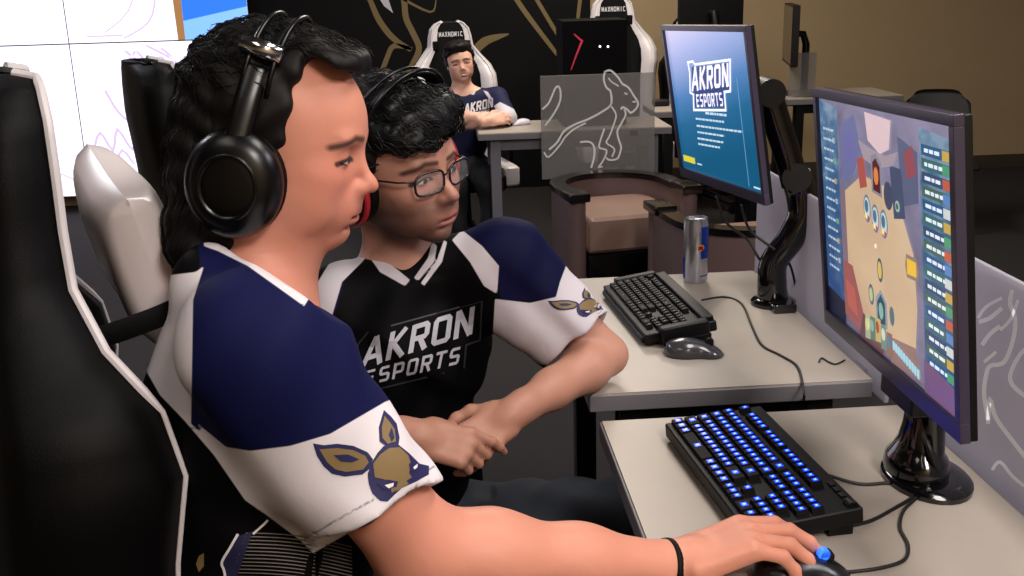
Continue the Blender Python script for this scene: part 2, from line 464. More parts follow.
# ------------------------------------------------------------------ video wall
VY = 7.3
def vpt(x, y): return PY(x, y, VY)
pv = vpt(69, 44); pr = vpt(250, 31)
pw = pr.x-pv.x; ph = pw*.86
SW = mat('video_white', 'f3ecff', .4, emit=1.35); SL = mat('video_lavender', 'cbb8ea', .4, emit=1.1); SB = mat('video_blue', '2f78ee', .4, emit=.95); SO = mat('video_orange', 'b08050', .4, emit=.7); SP = mat('video_pale_pink', 'f4dcec', .4, emit=1.2)
SB2 = mat('video_sky', '7db4ff', .4, emit=1.1)
k = 0
for ix in (-2, -1, 0):
    for iz in (0, 1, -1):
        x0 = pv.x+ix*pw+.004; x1 = x0+pw-.008; z0 = pv.z+(iz-1)*ph+.004; z1 = z0+ph-.008
        if z1 > 2.89: z1 = 2.89
        where = {(0, 1): 'beside the black mural, blue at its right, upper row', (0, 0): 'just above the white neck pillow, lower row', (-1, 1): 'in the top left corner of the photo', (-1, 0): 'behind the top of the black gaming chair',
                 (-2, 1): 'beyond the left edge, upper row', (-2, 0): 'beyond the left edge, lower row'}.get((ix, iz), 'bottom row')
        if ix == -2 or iz == -1: continue
        t = thing('video_wall_panel', 'bright video wall panel '+where, 'screen', ((x0+x1)/2, VY, z0), group='video wall panels')
        b = MB(); b.box((x0-.003, VY+.004, z0-.003), (x1+.003, VY+.12, z1+.003), BLK, .002); b.build('housing', t, world=True)
        b = MB(); b.box((x0, VY-.001, z0), (x1, VY+.006, z1), SW)
        U = lambda u, v, e=.002: Vector((x0+(x1-x0)*u, VY-e, z0+(z1-z0)*v))
        def pl(P, m, e=.002): b.add([U(p[0], p[1], e) for p in P], [list(range(len(P)))], m)
        def ln(P, w, m, e=.004):
            for q in ribbon2(spline([(p[0], p[1], 0) for p in P], 3), w): pl(q, m, e)
        if (ix, iz) == (0, 1):
            pl([(.64, 0), (1, 0), (1, 1), (.64, 1)], SB); pl([(.6, 0), (.64, 0), (.64, 1), (.58, 1)], SO, .003)
            pl([(.64, 0), (1, 0), (1, .2), (.64, .12)], SB2, .003); pl([(.5, .05), (.57, .05), (.55, 1), (.48, 1)], SP, .003)
            ln([(.3, .02), (.45, .12), (.5, .3), (.47, .6), (.5, .9)], .012, SL); ln([(.2, .06), (.35, .2), (.45, .5)], .01, SL); ln([(.1, .04), (.3, .04)], .012, SL)
        elif (ix, iz) == (0, 0):
            pl([(.68, .8), (1, .8), (1, 1), (.68, 1)], SB2)
            for P in ([(.3, .95), (.4, .86), (.5, .9), (.55, .72), (.46, .62), (.4, .78)], [(.42, .98), (.6, .84), (.62, .66)], [(.16, .7), (.22, .55), (.3, .48), (.36, .56)], [(.5, .6), (.56, .4), (.62, .3)], [(.05, .3), (.1, .42), (.16, .3), (.2, .44), (.27, .3), (.31, .42), (.36, .3)],
                      [(.04, .2), (.09, .3), (.16, .2), (.21, .3), (.27, .2)], [(.5, .5), (.68, .3), (.75, .1)], [(.3, .2), (.45, .12), (.6, .2)], [(.36, .95), (.44, .8), (.36, .7), (.28, .8), (.36, .95)], [(.5, .96), (.56, .88), (.5, .8), (.45, .88)]): ln(P, .017, SL)
            ln([(0, .1), (.3, .13), (.6, .1)], .01, SO)
        else:
            for i in range(5): a = rng.random(2)*.7; ln([(a[0], a[1]), (a[0]+.1, a[1]+.12), (a[0]+.25, a[1]+.05)], .012, SL if i % 2 else SP)
        b.build('screen', t, world=True, autos=False)
# ================================================================== DESKS
YX0, YX1 = .245, .765
def desk(name, label, y0, y1, x0, x1, group, top=.74, lm=None):
    DKM = lm or MATS['dark_steel']
    t = thing(name, label, 'desk', ((x0+x1)/2, (y0+y1)/2, 0), group='gaming desks in the room')
    b = MB(); b.box((x0+.004, y0+.004, top-.003), (x1, y1-.004, top), DESK); b.box((x0, y0, top-.034), (x1, y1, top-.003), DEDGE, .003); b.build('desktop', t, world=True)
    for y in (y0+.06, y1-.06):
        b = MB(); b.box((x0+.06, y-.03, .02), (x0+.11, y+.03, top-.034), DKM, .004); b.box((x1-.11, y-.03, .02), (x1-.06, y+.03, top-.034), DKM, .004)
        b.box((x0+.02, y-.035, 0), (x1-.02, y+.035, .025), DKM, .006); b.box((x0+.06, y-.02, top-.09), (x1-.06, y+.02, top-.034), DKM); b.build('leg_frame', t, world=True)
    b = MB(); b.box((x1-.09, y0+.1, .35), (x1-.07, y1-.1, top-.034), DKM); b.build('modesty_panel', t, world=True)
    return t
desk('gaming_desk', 'beige topped desk in the foreground holding the glowing blue keyboard', .75, 1.622, YX0, YX1, None)
desk('gaming_desk', 'beige topped desk behind the foreground desk, holding the can and unlit keyboard', 1.735, 2.49, YX0, YX1, None)
# ------------------------------------------------------------------ frosted dividers
FRO = mat('frosted_acrylic', 'd8d4dc', .5, alpha=.92, spec=.4)
_nt = FRO.node_tree; _tr = _nt.nodes.new('ShaderNodeBsdfTranslucent'); _tr.inputs[0].default_value = srgb('e0dce4'); _mx = _nt.nodes.new('ShaderNodeMixShader'); _mx.inputs[0].default_value = .6
_nt.links.new(_nt.nodes['Principled BSDF'].outputs[0], _mx.inputs[1]); _nt.links.new(_tr.outputs[0], _mx.inputs[2]); _nt.links.new(_mx.outputs[0], _nt.nodes['Material Output'].inputs[0]); LINE = mat('etched_white_line_glow', 'ffffff', .5, emit=.12)  # etched lines get a faint added glow to outshine the panel
FRO2 = mat('smoked_acrylic', '8c8a88', .4, alpha=.48, spec=.2); LINE2 = mat('etched_pale_line', 'e4e4e2', .5)
def pan_x(px): return lambda x, y: PX(x, y, px)
XD = .782
zt1 = PX(1024, 285, XD).z; zt2 = PX(776, 176, XD+.0).z
t = thing('desk_divider', 'frosted white divider with kangaroo outline behind the large game monitor', 'divider', (XD, 1.1, 0), group='kangaroo desk dividers')
b = MB(); b.box((XD, .55, .70), (XD+.008, 1.66, zt1), FRO, .002); b.build('panel', t, world=True)
b = MB(); b.box((XD-.0165, .80, .70), (XD+.0, .85, .735), CHR, .002); b.build('clamp', t, world=True); b = MB(); b.box((XD-.0165, 1.5, .70), (XD+.0, 1.55, .735), CHR, .002); b.build('clamp', t, world=True)
b = MB()
for P, w in (([(978, 318), (984, 309), (992, 303), (1002, 298)], 3), ([(1012, 290), (1010, 304), (1015, 318), (1013, 340), (1004, 362), (990, 366), (986, 376), (984, 394), (988, 420)], 4), ([(988, 424), (990, 400), (996, 418), (1012, 440), (1026, 458)], 4), ([(979, 322), (990, 318), (1002, 308)], 4), ([(1000, 330), (1010, 320), (1018, 300)], 3),
             ([(982, 345), (990, 334), (1000, 326)], 4), ([(984, 362), (996, 352)], 3), ([(992, 470), (1000, 462), (1012, 476), (1024, 486)], 3), ([(1030, 400), (1010, 380), (1022, 352), (1040, 344)], 4)):
    S = spline([(p[0], p[1], 0) for p in P], 5)
    for q in ribbon2(S, w): b.add([PX(p.x, p.y, XD-.0008) for p in q], [[0, 1, 2, 3]], LINE)
b.build('kangaroo_outline', t, world=True)
t = thing('desk_divider', 'frosted white divider strip seen between the two large monitors behind the black monitor arm', 'divider', (XD, 2.1, 0), group='kangaroo desk dividers')
b = MB(); b.box((XD, 1.72, .70), (XD+.008, 2.53, zt2), FRO, .002); b.build('panel', t, world=True)
b = MB(); b.box((XD-.0165, 1.8, .70), (XD+.0, 1.85, .735), CHR, .002); b.build('clamp', t, world=True); b = MB(); b.box((XD-.0165, 2.4, .70), (XD+.0, 2.45, .735), CHR, .002); b.build('clamp', t, world=True)
# ================================================================== MONITORS
def frame_from(TL, TR, BL):
    o = W(*TL); w = W(*TR)-o; h = W(*BL)-o
    X = w.normalized(); Wd = w.length; Z = (h-X*h.dot(X)).normalized(); H = h.length; N = Z.cross(X)
    if N.dot(-Vector(ray(TL[0], TL[1]))) < 0: N = -N
    return o, X, Z, N, Wd, H       # X right along the screen, Z down, N out of the screen
def monitor(name, label, TL, TR, BL, thick, bez, draw, base, group=None):
    o, X, Z, N, Wd, H = frame_from(TL, TR, BL)
    print('monitor', round(Wd, 3), round(H, 3), X, N)
    t = thing(name, label, 'monitor', base, group='large lit monitors')
    L = lambda u, v, n=0: o+X*u+Z*v+N*n
    M = Matrix(((X.x, Z.x, N.x, o.x), (X.y, Z.y, N.y, o.y), (X.z, Z.z, N.z, o.z), (0, 0, 0, 1)))
    b = MB(); B0, B1 = bez
    for a, c in (((0, 0), (Wd, B0)), ((0, H-B1), (Wd, H)), ((0, B0), (B0, H-B1)), ((Wd-B0, B0), (Wd, H-B1))):
        b.box((a[0], a[1], -.012), (c[0], c[1], 0), BEZ, .0015, M)
    b.build('bezel', t, world=True)
    b = MB(); b.box((0.001, 0.001, -thick), (Wd-.001, H-.001, -.011), BLK, .003, M); b.box((Wd*.2, H*.2, -thick-.025), (Wd*.8, H*.85, -thick+.002), BLK, .012, M); b.build('back_housing', t, world=True)
    b = MB()
    sw, sh = Wd-2*B0, H-B0-B1
    def P(u, v, e=0): return L(B0+sw*u, B0+sh*(1-v), -.006+e)     # v up
    draw(b, P); so = b.build('screen', t, world=True, autos=False); uv = so.data.uv_layers.new(name='UVMap')
    for lp in so.data.loops:
        q = so.data.vertices[lp.vertex_index].co-o; uv.data[lp.index].uv = ((q.dot(X)-B0)/sw, 1-(q.dot(Z)-B0)/sh)
    return t, L, Wd, H, N
BEZ = mat('bezel_purplish_sheen', '3c3548', .3)  # black bezel; purplish reflected light put into its base colour
def emat(c, s=1.0): return mat('screen_'+c+str(s), c, .3, emit=s)
def gradmat(name, stops, u_w=.5, v_w=.5, s=1.0, grain=0):
    m = bpy.data.materials.new(name); m.use_nodes = True; nt = m.node_tree; b = nt.nodes['Principled BSDF']
    a = nt.nodes.new('ShaderNodeUVMap'); sx = nt.nodes.new('ShaderNodeSeparateXYZ'); nt.links.new(a.outputs[0], sx.inputs[0])
    m1 = nt.nodes.new('ShaderNodeMath'); m1.operation = 'MULTIPLY'; m1.inputs[1].default_value = u_w; nt.links.new(sx.outputs[0], m1.inputs[0])
    m2 = nt.nodes.new('ShaderNodeMath'); m2.operation = 'MULTIPLY_ADD'; m2.inputs[1].default_value = v_w; nt.links.new(sx.outputs[1], m2.inputs[0]); nt.links.new(m1.outputs[0], m2.inputs[2])
    r = nt.nodes.new('ShaderNodeValToRGB'); cr = r.color_ramp
    for i, (p, c) in enumerate(stops):
        e = cr.elements[i] if i < 2 else cr.elements.new(p)
        e.position = p; e.color = srgb(c)
    out = m2.outputs[0]
    if grain:
        n = nt.nodes.new('ShaderNodeTexNoise'); n.inputs['Scale'].default_value = grain; n.inputs['Detail'].default_value = 5; nt.links.new(a.outputs[0], n.inputs['Vector'])
        m3 = nt.nodes.new('ShaderNodeMath'); m3.operation = 'MULTIPLY_ADD'; m3.inputs[1].default_value = 1.6; nt.links.new(n.outputs['Fac'], m3.inputs[0])
        m5 = nt.nodes.new('ShaderNodeMath'); m5.operation = 'SUBTRACT'; m5.inputs[1].default_value = .8; nt.links.new(m2.outputs[0], m5.inputs[0]); nt.links.new(m5.outputs[0], m3.inputs[2]); out = m3.outputs[0]
    nt.links.new(out, r.inputs[0]); nt.links.new(r.outputs[0], b.inputs['Emission Color']); b.inputs['Emission Strength'].default_value = s
    b.inputs['Base Color'].default_value = (0, 0, 0, 1); b.inputs['Roughness'].default_value = .25
    return m
def quadP(b, P, c, m, e): b.add([P(x, y, e) for x, y in c], [list(range(len(c)))], m)
G1 = gradmat('screen_blue_gradient', [(0, '0c5c84'), (1, 'dcd4f6'), (.3, '1b6c9c'), (.5, '4a86c4'), (.78, 'a4b4ea')], -.28, 1.0, .9)
def draw1(b, P):
    quadP(b, P, [(0, 0), (1, 0), (1, 1), (0, 1)], G1, 0)
    WT = emat('f6f4ff', 1.0); NV = emat('2a4486', .6); YL = emat('d8cc30', .9); TX = emat('cfe4f2', .8)
    S = lambda pts: [(p[0], p[1]) for p in pts]
    PL = lambda x, y, e=0: P(x, y-.045, e)
    # wordmark with outlined box, sheared upwards
    out = [(.27, .50), (.68, .54), (.69, .66), (.76, .67), (.80, .87), (.36, .82), (.34, .84), (.27, .83), (.28, .76), (.25, .62), (.29, .61)]
    for q in ribbon2(out, .016, True): quadP(b, PL, S(q), WT, .0012)
    quadP(b, PL, [(.29, .52), (.67, .56), (.67, .67), (.31, .63)], NV, .0008); quadP(b, PL, [(.28, .62), (.75, .68), (.78, .85), (.31, .80)], NV, .0006)
    for q in place_word('AKRON', [(.28, .635), (.75, .70), (.78, .85), (.32, .795)], .27, .22, 1.15): quadP(b, PL, S(q), WT, .0018)
    for q in place_word('ESPORTS', [(.32, .525), (.66, .565), (.66, .655), (.33, .615)], .25, .3): quadP(b, PL, S(q), WT, .0018)
    random.seed(2)
    for (y, xa, xb, h) in ((.42, .42, .68, .016), (.375, .28, .64, .013), (.325, .28, .84, .013), (.28, .28, .62, .013), (.235, .27, .6, .013), (.195, .27, .55, .013)):
        x = xa
        while x < xb:
            w = random.uniform(.02, .05); quadP(b, P, [(x, y+.05*x), (min(xb, x+w), y+.05*(x+w)), (min(xb, x+w), y+h+.05*(x+w)), (x, y+h+.05*x)], TX, .001); x += w+.008
    quadP(b, P, [(.03, .055), (.19, .055), (.19, .1), (.03, .1)], YL, .001)
    quadP(b, P, [(.22, .06), (.28, .06), (.28, .07), (.22, .07)], TX, .001)
    quadP(b, P, [(.845, .02), (.852, .02), (.852, .72), (.845, .72)], emat('6fa6d0', .7), .001)
    quadP(b, P, [(.9, .02), (.97, .02), (.97, .032), (.9, .032)], TX, .001)
m1, L1, W1, H1, N1 = monitor('computer_monitor', 'black monitor showing a blue team logo screen, held on a curved arm', (660, 25.5, 2.44), (745, 26, 2.02), (680.5, 176, 2.54), .02, (.012, .022), draw1, (.73, 2.18, .74))
G2 = gradmat('screen_board_sand', [(0, 'cdaa8a'), (1, 'e4ccae'), (.5, 'dcbc98')], .4, .6, .88, grain=2.5)
G2b = gradmat('screen_board_dusk', [(0, '6a5c70'), (1, 'a096b4'), (.5, '85809c')], .5, .5, .75, grain=7)
G2c = gradmat('screen_side_blue', [(0, '284a80'), (1, '86a0b8'), (.6, '4a7098')], .2, .8, .85, grain=12)
def draw2(b, P):
    E = emat
    quadP(b, P, [(0, 0), (1, 0), (1, 1), (0, 1)], G2b, 0)
    quadP(b, P, [(0, 0), (.17, 0), (.17, .97), (0, .99)], G2c, .0004)
    quadP(b, P, [(.8, .0), (1, .0), (1, .95), (.8, .97)], G2c, .0004)
    quadP(b, P, [(.0, .0), (.17, 0), (.17, .1), (0, .12)], E('101a34', .6), .0005)
    # sandy play field, an octagon
    quadP(b, P, [(.22, .62), (.38, .72), (.56, .71), (.68, .62), (.745, .5), (.76, .3), (.74, .12), (.5, .06), (.34, .1), (.22, .3)], G2, .0008)
    quadP(b, P, [(.17, .62), (.22, .63), (.22, .28), (.17, .3)], E('8a7480', .6), .0006)
    quadP(b, P, [(.17, .3), (.26, .3), (.34, .12), (.30, .02), (.17, .05)], E('a05a58', .65), .0009)
    quadP(b, P, [(.19, .22), (.27, .2), (.29, .08), (.2, .1)], E('c4665a', .6), .0011)
    quadP(b, P, [(.34, .12), (.5, .08), (.5, .0), (.3, .0)], E('6e4a50', .55), .001)
    quadP(b, P, [(.52, .1), (.74, .14), (.78, .02), (.56, .0)], E('9a7c76', .6), .001)
    quadP(b, P, [(.42, .98), (.62, .97), (.6, .86), (.53, .83), (.44, .87)], E('d9c0c4', .8), .001)
    quadP(b, P, [(.36, .86), (.46, .84), (.57, .83), (.66, .86), (.62, .80), (.5, .77), (.4, .79)], E('a89aa4', .7), .0012)
    quadP(b, P, [(.2, .9), (.33, .96), (.38, .82), (.3, .7), (.2, .66)], E('6c72a0', .7), .0007)
    quadP(b, P, [(.24, .86), (.3, .9), (.32, .78), (.25, .74)], E('6f6ba8', .7), .0009)
    quadP(b, P, [(.66, .92), (.79, .88), (.79, .7), (.68, .66)], E('626a88', .6), .0007)
    quadP(b, P, [(.7, .86), (.76, .9), (.78, .8), (.72, .77)], E('a0525c', .6), .0009)
    quadP(b, P, [(.6, .8), (.68, .8), (.7, .62), (.62, .6)], E('4c5674', .6), .001)
    quadP(b, P, [(.34, .78), (.4, .8), (.42, .68), (.36, .66)], E('b85a50', .6), .001)
    def ell(cx, cy, rx, ry, m, e, n=20): quadP(b, P, [(cx+rx*math.cos(2*PI*k/n), cy+ry*math.sin(2*PI*k/n)) for k in range(n)], m, e)
    # portrait medallion, top
    quadP(b, P, [(.46, .67), (.54, .66), (.54, .8), (.5, .83), (.46, .81)], E('8c8c98', .7), .0014); quadP(b, P, [(.475, .68), (.53, .675), (.53, .78), (.5, .81), (.475, .79)], E('5a1c20', .6), .0018); ell(.502, .74, .018, .035, E('e08848', .7), .0022)
    ell(.585, .68, .033, .055, E('4a5168', .6), .0014); ell(.65, .655, .016, .022, E('a8bcb8', .7), .0016); ell(.65, .655, .009, .012, E('3c7058', .7), .002)
    # cards in a row on the field
    for cx, cy in ((.415, .59), (.48, .565), (.545, .56)):
        ell(cx, cy, .03, .058, E('6f8296', .7), .0014); ell(cx, cy, .023, .046, E('c8d4cc', .75), .0018); ell(cx, cy+.01, .015, .026, E('4f7696', .7), .0022); ell(cx-.012, cy-.035, .007, .01, E('e0c040', .8), .0026); ell(cx+.014, cy-.035, .007, .01, E('c83a30', .8), .0026)
    ell(.5, .36, .022, .05, E('3f5a60', .7), .0014); ell(.5, .36, .015, .036, E('d0b860', .8), .0018); ell(.47, .45, .006, .01, E('f4f0e8', .9), .0014)
    ell(.42, .23, .022, .045, E('5a6a70', .7), .0014); ell(.42, .23, .014, .03, E('b8c890', .75), .0018)
    quadP(b, P, [(.455, .12), (.545, .13), (.545, .24), (.5, .28), (.455, .23)], E('8fa0a8', .7), .0014); quadP(b, P, [(.47, .13), (.53, .14), (.53, .23), (.5, .26), (.47, .22)], E('284c5c', .6), .0018); ell(.5, .19, .018, .035, E('86b8a8', .7), .0022)
    ell(.58, .2, .018, .04, E('50707c', .7), .0014)
    for i in range(5):
        x = .38+.045*i; y = .03+.012*abs(2-i)*-1
        quadP(b, P, [(x-.025, y+.01), (x+.02, y+.02), (x+.022, y+.12), (x-.02, y+.115)], E(('a8b494', '5c7c68', 'c4b070', '6a8c7c', '8c6a58')[i], .7), .0016+.0002*i); ell(x, y+.08, .014, .026, E(('d8cc8c', '8ab0a0', 'a04a3c', 'd8d8c0', '4c7ca0')[i], .75), .003)
    # end turn plate
    quadP(b, P, [(.70, .40), (.77, .405), (.78, .45), (.765, .49), (.70, .49), (.69, .445)], E('8c8470', .7), .0014); quadP(b, P, [(.705, .415), (.765, .42), (.765, .475), (.705, .475)], E('e8b83c', .85), .0018)
    for i in range(10): quadP(b, P, [(.58+.019*i, .065-.004*i), (.594+.019*i, .063-.004*i), (.594+.019*i, .1-.004*i), (.58+.019*i, .102-.004*i)], E('9cd8e8', .85), .0018)
    random.seed(9)
    TX = E('b8ccd8', .8)
    for i in range(15):
        y = .86-.045*i
        x = .035
        while x < .12: w = random.uniform(.012, .03); quadP(b, P, [(x, y), (x+w, y), (x+w, y+.01), (x, y+.01)], TX, .0012); x += w+.006
        if i % 2: quadP(b, P, [(.125, y-.004), (.145, y-.004), (.145, y+.02), (.125, y+.02)], E(('7aa880', 'a8b8c4', 'c0a070')[i % 3], .7), .0012)
    for i in range(17):
        y = .89-.048*i
        quadP(b, P, [(.815, y-.012), (.985, y-.014), (.985, y+.024), (.815, y+.026)], E(('2c5c84', '3d6c6c', '35506c', '4a6a5a')[i % 4], .7), .001)
        x = .835
        while x < .93: w = random.uniform(.015, .035); quadP(b, P, [(x, y), (x+w, y), (x+w, y+.013), (x, y+.013)], E('dce8f4', .9), .0014); x += w+.007
        quadP(b, P, [(.94, y-.012), (.982, y-.012), (.982, y+.022), (.94, y+.022)], E(('c8a850', '4f9c74', 'c06048', '5c88c4', 'd0d8d8')[i % 5], .75), .0016)
    quadP(b, P, [(.8, 0), (1, 0), (1, .1), (.8, .13)], E('7a5c80', .65), .002)
m2, L2, W2, H2, N2 = monitor('computer_monitor', 'large black monitor showing a sandy card game board, nearest the camera', (812, 88, 1.56), (953, 115, 1.075), (822, 320, 1.66), .021, (.013, .024), draw2, (.69, 1.33, .74))
# stand of the near monitor
t = m2; cx = L2(W2*.5, H2*.55, -.05); bs = G(926, 478, .742)
b = MB(); c2 = Vector((bs.x, bs.y, .742))
b.tube(spline([c2+Vector((0, 0, .01)), c2+Vector((0, 0, .05)), c2+Vector((-.005, 0, .12)), c2+Vector((-.012, 0, .2)), Vector((cx.x+.02, cx.y, .93))], 5), [.026]*21, GLO, 20, flat=(.8, 1))
b.box((cx.x-.01, cx.y-.05, .89), (cx.x+.03, cx.y+.05, .99), BLK, .008); b.build('stand_column', t, world=True)
b = MB()
V = []
for k in range(20): q = 2*PI*k/20; V.append((bs.x-.004+.058*math.cos(q), bs.y+.075*math.sin(q)))
for r, z in ((1.0, .7402), (1.0, .748), (.9, .752), (.6, .757)): pass
prof = [(1, .7402), (1, .747), (.93, .751), (.6, .753)]
vv = []; ff = []
for r, z in prof:
    for k in range(28): q = 2*PI*k/28; vv.append((bs.x+.06*r*math.cos(q), bs.y+.08*r*math.sin(q), z))
for i in range(len(prof)-1):
    for k in range(28): ff.append([i*28+k, i*28+(k+1) % 28, (i+1)*28+(k+1) % 28, (i+1)*28+k])
ff.append(list(range(28))[::-1]); ff.append([len(vv)-28+k for k in range(28)])
b.add(vv, ff, GLO); b.build('stand_base', t, world=True)
b = MB(); b.lathe([(.054, .009), (.056, .02), (.052, .034), (.042, .044), (.034, .06), (.028, .085), (.026, .1)], GLO, 28, Matrix.Translation(c2+Vector((-.012, .01, 0))) @ Matrix.Scale(.8, 4, (1, 0, 0))); b.build('stand_foot', t, world=True)
# arm of the far monitor
t = m1; pc = L1(W1*.45, H1*.45, -.05)
base = G(773, 303, .742)
b = MB(); b.lathe([(.05, 0), (.05, .008), (.044, .014), (.02, .02)], GLO, 28, Matrix.Translation((base.x, base.y, .7403))); b.box((base.x-.02, base.y-.075, .7403), (base.x+.03, base.y+.02, .76), GLO, .006); b.build('clamp_base', t, world=True)
def AW(x, y, d): return W(x, y, d)
d0 = 2.34
b = MB()
P = [Vector((base.x, base.y, .75)), AW(772, 285, d0), AW(774, 262, d0-.01), AW(790, 240, d0-.03), AW(802, 215, d0-.04), AW(800, 190, d0-.05), AW(795, 175, d0-.06)]
S = spline(P, 6); b.tube(S, list(np.interp(np.linspace(0, 1, len(S)), [0, .15, .4, .7, 1], [.036, .033, .03, .032, .034])), GLO, 18); b.build('lower_arm', t, world=True)
b = MB(); a0 = AW(795, 185, d0-.07); a1 = AW(768, 92, d0-.12)
b.tube(spline([a0, AW(789, 160, d0-.08), AW(778, 125, d0-.1), a1], 4), [.03]*13, GLO, 14, flat=(1, .8)); b.build('upper_arm', t, world=True)
b = MB(); b.tube([AW(797, 178, d0-.10), AW(797, 178, d0+.02)], .031, BLK, 20); b.build('arm_joint', t, world=True); b = MB(); b.tube([a1+Vector((0, -.03, 0)), a1+Vector((0, .04, 0))], .030, BLK, 18); b.tube([a1, pc], .022, GLO, 14); b.build('arm_joint', t, world=True)
b = MB(); mm = Matrix.Identity(4)
b.box((-.05, -.05, -.006), (.05, .05, .012), DKM, .003, Matrix.Translation(pc-N1*.0) @ N1.to_track_quat('Z', 'Y').to_matrix().to_4x4()); b.build('mount_plate', t, world=True)
# ================================================================== CABLES
def cable(parent, name, P, r=.0022, m=None, n=6):
    b = MB(); b.tube(spline(P, n), r, m or RUB, 8); return b.build(name, parent, smooth=True, world=True)
def GD(x, y, z=.7425): return G(x, y, z)
# ================================================================== KEYBOARDS
def keyboard(name, label, TL, TR, BR, z, caseh, lit, key_leg=None):
    """TL: escape corner; the rows run from TL... width axis across the rows"""
    o = G(*TL, z); w = G(*BR, z)-G(*TR, z); 
    X = Vector((w.x, w.y, 0)).normalized(); Ln = w.length; Yv = Vector((-X.y, X.x, 0)); Wd = (G(*TR, z)-o).dot(Yv)
    if Wd < 0: Yv = -Yv; Wd = -Wd
    print(name, 'len', Ln, 'wid', Wd)
    # origin at the front-left (player side) corner
    M = Matrix(((X.x, Yv.x, 0, o.x), (X.y, Yv.y, 0, o.y), (0, 0, 1, .7405), (0, 0, 0, 1)))
    return o, X, Yv, Ln, Wd, M
def rows(unit):
    """full-size board as (x, y, w) in key units, y = 0 is the row nearest the player"""
    K = []
    R = [[1.25, 1.25, 1.25, 6.25, 1.25, 1.25, 1.25, 1.25], [2.25]+[1]*10+[2.75], [1.75]+[1]*11+[2.25], [1.5]+[1]*12+[1.5], [1]*13+[2]]
    for j, r in enumerate(R):
        x = 0
        for w in r: K.append((x, j, w)); x += w
    for x in [0]+[2+i for i in range(4)]+[6.5+i for i in range(4)]+[11+i for i in range(4)]: K.append((x, 5.3, 1))
    for x in (15.25, 16.25, 17.25): K += [(x, 0, 1), (x, 3, 1), (x, 4, 1), (x, 5.3, 1)]
    K.append((16.25, 1, 1))
    for j in (1, 2, 3, 4):
        for x in (18.5, 19.5, 20.5): K.append((x, j, 1))
    K += [(18.5, 0, 2), (20.5, 0, 1), (21.5, 3, 1), (21.5, 1, 1)]; K += [(21.5, 4, 1)]
    return K
def make_keyboard(name, label, TL, TR, BR, z, lit, marg, tilt, palm=0, caseh=.022, dome=False):
    o, X, Yv, Ln, Wd, M = keyboard(name, label, TL, TR, BR, z, .02, lit)
    c = M @ Vector((Ln/2, Wd/2, 0)); t = thing(name, label, 'keyboard', (c.x, c.y, .7405))
    CASE = mat('keyboard_case', '050507', .5, spec=.25); KEYM = mat('keycap_black', '040405', .6, spec=.2); LED = mat('blue_key_light', '0a2cff', .3, emit=3.2 if lit else 0)
    LEDC = mat('blue_key_light_core', '5a8cff', .3, emit=3.4); GRY = mat('grey_legend', '8a8a90', .5)
    th = math.atan2(tilt, Wd); Rt = Matrix.Translation((0, 0, .004)) @ Matrix.Rotation(th, 4, 'X')
    b = MB(); b.box((0, 0, 0), (Ln, Wd, caseh), CASE, .005, M @ Rt)
    b.box((.01, Wd-.045, 0), (Ln-.01, Wd-.01, tilt*.6+.004), CASE, .002, M)
    if palm: b.box((.01, -palm, 0.001), (Ln-.01, .004, .014), CASE, .006, M @ Rt)
    b.build('case', t, world=True)
    u = (Ln-2*marg[0])/22.5; v = (Wd-marg[1]-marg[2])/6.3
    K = rows(u)
    hidden = []
    protos = {}
    if len(K) > 100: K = sorted(K, key=lambda k: -(k[0] < 18 or k[1] > 1.5)); hidden = K[100:]; K = K[:100]
    def kmesh(b, w, Mx):
        a = w*u-.0022; h = v-.0022; z0, z1 = 0, .0085; i = .0018
        V = [(0.001, 0.001, z0), (a, 0.001, z0), (a, h, z0), (0.001, h, z0), (i, i, z1), (a-i, i, z1), (a-i, h-i*.6, z1+.0005), (i, h-i*.6, z1+.0005)]
        b.add([Mx @ Vector(p) for p in V], [[0, 1, 5, 4], [1, 2, 6, 5], [2, 3, 7, 6], [3, 0, 4, 7], [4, 5, 6, 7]], KEYM)
        cx = a/2; m = LED if lit else GRY
        e = min(.0048, a*.32) if lit else .0014
        z2 = z1+.0005
        cy = h*.55
        P = [(cx-e, cy-e*.9), (cx+e, cy-e*.9), (cx+e, cy+e*.9), (cx-e, cy+e*.9)]
        b.add([Mx @ Vector((p[0], p[1], z2)) for p in P], [[0, 1, 2, 3]], m)
        if lit:
            e *= .45; P = [(cx-e, cy-e), (cx+e, cy-e), (cx+e, cy+e), (cx-e, cy+e)]
            b.add([Mx @ Vector((p[0], p[1], z2+.0003)) for p in P], [[0, 1, 2, 3]], LEDC)
    def kmat(k): return M @ Rt @ Matrix.Translation((marg[0]+k[0]*u, marg[1]+k[1]*v, caseh-.001))
    Ti = Matrix.Translation(-Vector((c.x, c.y, .7405)))
    for k in K:
        if k[2] not in protos:
            b = MB(); kmesh(b, k[2], Matrix.Identity(4)); ob = b.build('key', t); protos[k[2]] = ob
            ob.matrix_local = Ti @ kmat(k)
        else:
            ob = protos[k[2]].copy(); col.objects.link(ob); ob.parent = t; ob.matrix_local = Ti @ kmat(k)
    if hidden:
        b = MB()
        for k in hidden: kmesh(b, k[2], kmat(k))
        ob = b.build('keys', t, world=True); ob['kind'] = 'stuff'
    return t, M @ Rt, Ln, Wd, u, v
kb, KM, KL, KW, ku, kv = make_keyboard('mechanical_keyboard', 'black keyboard with glowing blue keys on the foreground desk', (666, 425), (744, 398), (838, 493), .765, True, (.006, .008, .02), .016, caseh=.024)
b = MB(); 
for i in range(4): b.box((KL-.075+.016*i, KW-.016, .0235), (KL-.064+.016*i, KW-.008, .027), BLK, .001, KM)
